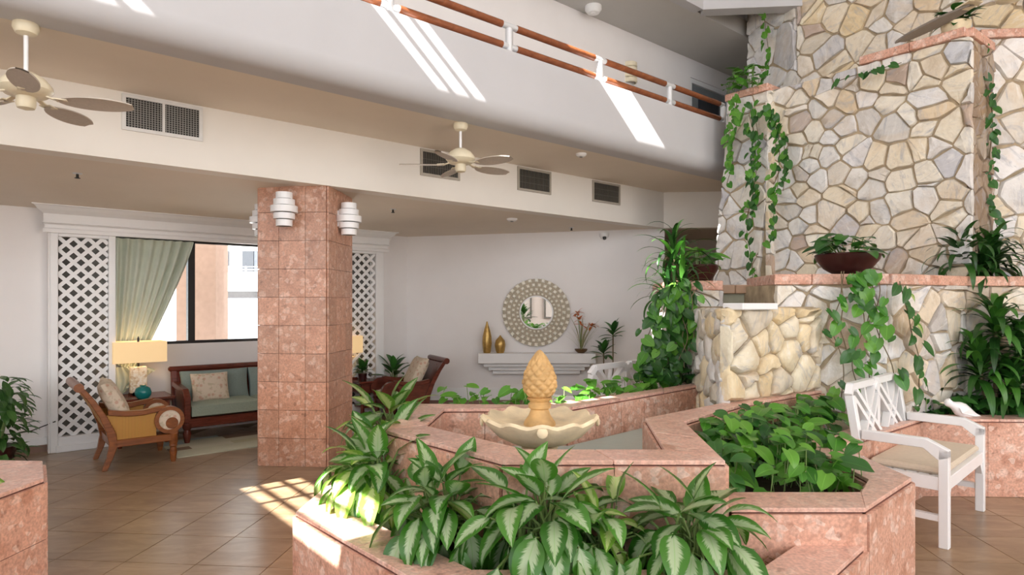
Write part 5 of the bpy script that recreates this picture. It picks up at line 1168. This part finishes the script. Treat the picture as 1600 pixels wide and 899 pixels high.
for i, (pts, n, s, lab) in enumerate((
    ([(1312,425),(1316,470),(1300,520),(1310,580),(1322,650)], 20, 41, 'leftmost vine spilling from the maroon bowl down the wall'),
    ([(1342,425),(1344,480),(1336,540),(1338,610)], 17, 42, 'second vine from the left below the maroon bowl'),
    ([(1362,425),(1368,480),(1378,540),(1392,600)], 18, 43, 'vine below the bowl reaching the white bench back'))):
    vine('pothos_vine', lab, [on(T2a,n2b,u_,v_,0.12) for u_,v_ in pts], n, (n2b[0],n2b[1],0.1), 0.78, s, POD+PO, 0.10, strands=2, spread_=0.14)
d3 = (T3b-T2b).normalized(); n3 = (d3.y, -d3.x)
vine('pothos_vine', 'rightmost vine below the ledge with one yellow leaf', [on(T2b,n3,1400,440,0.12), on(T2b,n3,1418,500,0.12), on(T2b,n3,1425,560,0.12), on(T2b,n3,1440,620,0.12)], 20, (n3[0],n3[1],0.1), 0.8, 44, POD+POD+[POY], 0.10, strands=1)
pt = on(T4a, n4, 1170, 150, 0.0); 
bed('pothos_clump', 'clump of pothos on the buttress cap by the handrail', 'plants', [(pt.x-0.25,pt.y-0.2),(pt.x+0.1,pt.y-0.3),(pt.x+0.15,pt.y+0.1),(pt.x-0.25,pt.y+0.2)], ZT+0.06, 40, 1.0, 8, PO, 0.28, face=(-0.6,-0.8))

DR = [leaf_mesh('strap_leaf', 0.55, 0.05, M_DRAC, SH_STRAP, 11, b, 0.25, 0, 0, (-1,0,1), b0) for b, b0 in ((1.5,0.3),(2.1,0.5),(2.6,0.6))]
DRL = [leaf_mesh('strap_leaf', 0.55, 0.055, M_DRACL, SH_STRAP, 11, b, 0.25, 0, 0, (-1,0,1), b0) for b, b0 in ((1.5,0.3),(2.2,0.5))]
def dracaena(p, label, heads, n, size, seed, meshes, trunk=True, cat='plant', sw=1.0, up=1.0):
    """heads: list of (dx, dy, z) rosette centres above the base."""
    R = random.Random(seed); t = thing('dracaena', label, cat, p); P = Vector(p)
    for (dx, dy, z) in heads:
        h = Vector((dx,dy,z))
        if trunk: MB().tube([Vector((dx*0.3,dy*0.3,0)), Vector((dx*0.7,dy*0.7,z*0.5)), h], [0.022,0.018,0.014], 8).build('trunk', M_VINE, t, True)
        for i in range(n):
            f = i/n; a = i*2.39996+R.uniform(-.3,.3); el = math.radians((85-105*f)*up+R.uniform(-8,8)); hd = Vector((math.cos(a), math.sin(a), 0)); d = hd*math.cos(el)+Vector((0,0,math.sin(el)))
            place(t, R.choice(meshes), P+h+Vector((0,0,-0.16*f))+hd*0.015, d, Vector((0,0,1))*math.cos(el)-hd*math.sin(el), size*R.uniform(0.75,1.1), sw)
    return t
# tall plant and vines beside the waterfall pier
pd = at(1046,470,6.15)
dracaena((pd.x,6.0,0.80), 'tall dracaena with arching strap leaves left of the waterfall pier', [(0.0,0.0,1.30),(0.07,-0.04,1.05),(-0.05,0.02,0.95)], 30, 0.85, 51, DR+DRL[:1], sw=1.0)
pq = at(1093,439,6.3); potted_pothos((pq.x,6.32,1.805), 0.19, 'maroon pot of pothos on the waterfall pier cap', 16, 52, PO, 0.3)
nF = (-0.1,-1.0)
aP = Vector((1.5,5.93))
for i, (pts, n, s, lab, m) in enumerate((
    ([(1072,440),(1060,500),(1056,560),(1050,600)], 60, 61, 'dense vine curtain hanging from the pier into the trough', POD+PO),
    ([(1050,450),(1036,500),(1030,560),(1018,605)], 60, 62, 'vine curtain left of the pier over the trough', POD+PO),
    ([(1082,455),(1078,520),(1074,575)], 16, 63, 'vine against the white pier stones', POD+PO))):
    vine('pothos_vine', lab, [on(aP,nF,u_,v_,0.05*i) for u_,v_ in pts], int(n*1.25), (-0.2,-1,0.1), 0.78, s, m, 0.11, strands=3, spread_=0.13)
bed('pothos_clump', 'pothos piled at the foot of the pier on the pink wall', 'plants', [(1.25,5.75),(1.9,5.95),(1.95,6.15),(1.4,6.25),(1.15,6.0)], 0.86, 60, 1.1, 9, POD, 0.25)
# right hand dracaenas
pr_ = at(1520,430,6.15); dracaena((pr_.x,6.12,1.84), 'dark strap-leaved plant sitting on the right end of the pink ledge', [(-0.17,-0.06,0.27),(0.20,0.03,0.25),(0.02,-0.1,0.20)], 48, 0.80, 71, DR, True, sw=1.75)
pr2 = at(1545,640,5.72); dracaena((pr2.x,5.64,0.53), 'large green strap-leaved plant in the planter right of the bird', [(0.0,0.0,0.93),(-0.16,-0.02,0.55),(0.22,0.0,0.72),(0.05,-0.12,0.40),(0.30,-0.05,0.42)], 42, 0.82, 72, DRL+DR, True, sw=1.8)
# plant on top of the right cap
pk = at(1528,50,6.3); tpk = potted_pothos((4.46,6.33,4.235), 0.13, 'small pothos pot on top of the tower corner', 40, 73, POD, 0.18, M_CREAMS)
# bush at the left wall and leaf in the corner planter
bl = [leaf_mesh('bush_leaf', 0.17, 0.065, M_BUSH, SH_OVAL, 6, b, 0.2) for b in (0.5,1.1)]
R = random.Random(77); pbx = at(2,715,6.2); bu = thing('bush', 'leafy green bush standing by the left wall', 'plant', (pbx.x+0.02,6.1,0.0)); P = bu.location
for i in range(5):
    a = i*1.3; top = Vector((0.16*math.cos(a), 0.14*math.sin(a), R.uniform(0.55,0.85))); MB().tube([Vector((0,0,0.1)), top*0.6, top], [0.014,0.01,0.006], 6).build('stem', M_STEM, bu, True)
for i in range(230):
    z = R.uniform(0.08,0.90); a = R.uniform(0,2*PI); rr = 0.27*math.sqrt(R.uniform(0.1,1))*(0.75+0.5*math.sin(z*3.2)); hd = Vector((math.cos(a),math.sin(a),0)); d = hd+Vector((0,0,R.uniform(-.9,.6)))
    place(bu, R.choice(bl), P+hd*rr*0.75+Vector((0,0,z)), d, Vector((0,0,1))+hd*0.3, R.uniform(0.7,1.2))
MB().lathe([(0.0,0.0),(0.13,0.0),(0.17,0.22),(0.15,0.22),(0.0,0.19)], 20).build('pot', M_MAROON, bu, True)
R = random.Random(5); cp_ = thing('corner_plant', 'plant with one broad leaf over the corner planter rim', 'plant', (-2.98,3.32,0.55)); P = cp_.location
for i in range(9):
    a = i*0.7+0.2; el = R.uniform(0.0,0.5); d = Vector((math.cos(a)*math.cos(el), math.sin(a)*math.cos(el), math.sin(el))); place(cp_, R.choice(AGY if i % 3 == 0 else PO), P+Vector((0,0,0.07))+d*0.04, d, (0,0,1), 1.0)
MB().tube([(0,0,-0.02),(0,0,0.09)], 0.012, 8).build('stem', M_STEM, cp_)
# dark leafy plant behind the far armchair
SP = [leaf_mesh('broad_leaf', 0.30, 0.11, M_POTHD, SH_OVAL, 8, b, 0.25) for b in (0.3,0.9)]
def broad(p, label, n, hh, r, seed, name='potted_plant', size=1.0):
    R = random.Random(seed); t = thing(name, label, 'plant', p); P = Vector(p)
    MB().lathe([(0.0,0.0),(0.10,0.0),(0.14,0.22),(0.12,0.22),(0.0,0.19)], 18).build('pot', M_MAROON, t, True)
    for i in range(n):
        a = i*2.4; f = i/n; el = math.radians(80-85*f); hd = Vector((math.cos(a),math.sin(a),0)); q = P+Vector((0,0,hh*(0.75+0.25*(1-f))))+hd*r*f
        MB().tube([Vector((0,0,0.18)), Vector((0,0,hh*0.5))+hd*r*f*0.4, q-P], 0.006, 5).build('stem', M_STEM, t); d = hd*math.cos(el)+Vector((0,0,math.sin(el))); place(t, R.choice(SP), q, d, Vector((0,0,1))*math.cos(el)-hd*math.sin(el), size*R.uniform(0.8,1.1))
    return t
pz = at(624,560,9.35); broad((pz.x-0.06,9.24,0.0), 'dark broad-leaved plant behind the mahogany armchair', 16, 0.66, 0.10, 81)
# tall two-tufted plant right of the mantel
pt_ = at(950,640,9.45); t = thing('floor_plant', 'tall bare-stemmed plant with two dark leaf tufts beside the mantel', 'plant', (pt_.x,9.48,0.0)); P = t.location
MB().lathe([(0.0,0.0),(0.10,0.0),(0.14,0.24),(0.12,0.24),(0.0,0.2)], 18).build('pot', M_MAROON, t, True)
for dx, zz, n in ((0.08,1.18,13),(-0.06,0.90,13)):
    MB().tube([Vector((dx*0.2,0,0.2)), Vector((dx,0,0.6)), Vector((dx,0,zz))], 0.010, 6).build('stem', M_VINE, t)
    for i in range(n):
        a = i*2.4; el = math.radians(75-80*i/n); hd = Vector((math.cos(a),math.sin(a),0)); d = hd*math.cos(el)+Vector((0,0,math.sin(el))); place(t, random.choice(SP), P+Vector((dx,0,zz-0.1*i/n)), d, Vector((0,0,1))*math.cos(el)-hd*math.sin(el), 0.8, 0.95)
# second table plant and foliage near the lattice
p8 = at(566,585,8.95); t = thing('small_plant', 'small green plant on the dark table beside the column', 'plant', (p8.x,8.97,0.52)); MB().lathe([(0.0,0.0),(0.05,0.0),(0.065,0.09),(0.0,0.085)], 14).build('pot', M_MAROON, t, True)
for i in range(18): a = i*2.4; el = math.radians(80-70*i/18); hd = Vector((math.cos(a),math.sin(a),0)); place(t, random.choice(POD), t.location+Vector((0,0,0.08+0.14*(1-i/18)))+hd*0.04, hd*math.cos(el)+Vector((0,0,math.sin(el))), Vector((0,0,1))-hd*0.5, 0.75)
# flower arrangement on the mantel
p9 = at(908,552,9.55); fa = thing('flower_arrangement', 'orange silk flowers and dry grass in a brown bowl on the mantel', 'flowers', (p9.x,9.55,0.856)); P = fa.location
MB().lathe([(0.0,0.0),(0.05,0.0),(0.09,0.035),(0.10,0.06),(0.09,0.055),(0.0,0.045)], 20).build('bowl', plain('bronze_bowl', (0.17,0.09,0.04), 0.35, 0.4), fa, True)
GR = leaf_mesh('grass_blade', 0.5, 0.013, M_DRY, SH_STRAP, 7, 0.7, 0.1, 0, 0, (-1,0,1)); GRG = leaf_mesh('grass_blade', 0.5, 0.016, M_BUSH, SH_STRAP, 7, 0.4, 0.1, 0, 0, (-1,0,1))
R = random.Random(9)
for i in range(34): a = R.uniform(0,2*PI); el = math.radians(R.uniform(55,88)); hd = Vector((math.cos(a),math.sin(a)*0.35,0)); place(fa, R.choice([GR,GR,GRG]), P+Vector((0,0,0.05))+hd*0.03, hd*math.cos(el)+Vector((0,0,math.sin(el))), Vector((0,0,1))*math.cos(el)-hd*math.sin(el), R.uniform(0.6,1.25) if i else 1.4, name='grass_blade')
PT = leaf_mesh('petal', 0.12, 0.04, M_ORANGE, SH_OVAL, 5, 0.6, 0.2)
for (cx_, cz_, n) in ((-0.06,0.60,9),(-0.03,0.50,8),(0.0,0.42,7),(0.16,0.40,12)):
    MB().tube([(0,0,0.05),(cx_*0.5,0,cz_*0.6),(cx_,0,cz_)], 0.004, 5).build('stem', M_STEM, fa)
    for i in range(n): a = i*2.4; el = R.uniform(-0.3,1.1); hd = Vector((math.cos(a),math.sin(a),0)); place(fa, PT, P+Vector((cx_,0,cz_)), hd*math.cos(el)+Vector((0,0,math.sin(el))), Vector((0,0,1)), R.uniform(0.8,1.2), name='petal')
# white dove statue on the right hand planter
bp = at(1494,640,5.42); bs = thing('bird_statue', 'white bird statue resting on the planter rim', 'statue', (bp.x,5.40,0.60), math.radians(-4))
mb = MB(); prof_ = [(-0.112,0.150,0.010),(-0.095,0.153,0.026),(-0.07,0.150,0.033),(-0.045,0.128,0.030),(-0.02,0.105,0.045),(0.02,0.090,0.058),(0.06,0.078,0.056),(0.10,0.060,0.042),(0.14,0.040,0.026),(0.18,0.018,0.010)]
for (x, z, r) in prof_:
    for k in range(14): a = 2*PI*k/14; mb.v.append((x, r*1.0*math.cos(a), z+r*1.22*math.sin(a)))
mb.f = [(i*14+k, i*14+(k+1)%14, (i+1)*14+(k+1)%14, (i+1)*14+k) for i in range(len(prof_)-1) for k in range(14)]+[tuple(range(13,-1,-1)), tuple((len(prof_)-1)*14+k for k in range(14))]
me = mb.mesh('body', M_WHITE); me.shade_smooth(); link('body', me, bs)
MB().lathe([(0.0,0.0),(0.008,0.0),(0.0,0.035)], 8, (-0.118,0,0.15), Matrix.Rotation(-PI/2, 4, 'Y')).build('beak', M_FANM, bs, True)
for s in (1,-1): MB().extrude([(-0.02,s*0.045,0.115),(0.06,s*0.054,0.105),(0.17,s*0.03,0.045),(0.10,s*0.05,0.045),(0.0,s*0.05,0.07)], (0,s*0.01,0)).build('wing', M_WHITE, bs, bevel=0.003)
MB().lathe([(0.05,-0.02),(0.045,0.02),(0.03,0.045)], 14, (0.03,0,0)).build('base', M_WHITE, bs, True)

# ================================================================ BEHIND THE VIEWER (seen in the mirror)
rr_ = thing('rear_planter', 'pink planter box behind the viewer, seen only in the mirror', 'planter', (0.9,-3.4,0)); MB().box(-0.9,0.9,-0.3,0.3,0,0.6).build('wall_core', M_PINK, rr_); MB().box(-0.95,0.95,-0.35,0.35,0.6,0.63).build('coping_slab', M_PINKCAP, rr_)
bed('pothos_bed', 'pothos in the rear planter, seen only in the mirror', 'plants', [(0.05,-3.65),(1.75,-3.65),(1.75,-3.15),(0.05,-3.15)], 0.63, 90, 1.3, 91, PO, 0.28, face=(0,1))
broad((0.42,-4.3,0.0), 'leafy potted plant before the rear wall, seen in the mirror', 26, 1.35, 0.25, 92, 'potted_plant', 1.2)
def framed(x, w, h, z, label):
    t = thing('framed_print', label, 'picture', (x,-6.17,z)); f = 0.07
    MB().box(-w/2,-w/2+f,0,0.03,-h/2,h/2).box(w/2-f,w/2,0,0.03,-h/2,h/2).box(-w/2+f,w/2-f,0,0.03,-h/2,-h/2+f).box(-w/2+f,w/2-f,0,0.03,h/2-f,h/2).build('frame', M_GREYBK, t); MB().box(-w/2+f,w/2-f,0.0,0.012,-h/2+f,h/2-f).build('sheet', M_TRIM, t)
    st = MB().tube([(0.0,0.016,-h*0.22),(0.02,0.016,0.0),(0.07,0.016,h*0.22)], 0.012, 6)
    for k in range(7): st.tube([(0.01+0.01*k,0.016,-h*0.1+0.05*k),(0.10*(-1)**k,0.016,-h*0.05+0.06*k)], 0.012, 5)
    st.build('ink_branch', M_DARK, t)
framed(0.25, 1.1, 1.5, 1.75, 'grey framed print on the rear wall, left of the pair'); framed(1.85, 1.1, 1.5, 1.75, 'grey framed print on the rear wall, right of the pair')
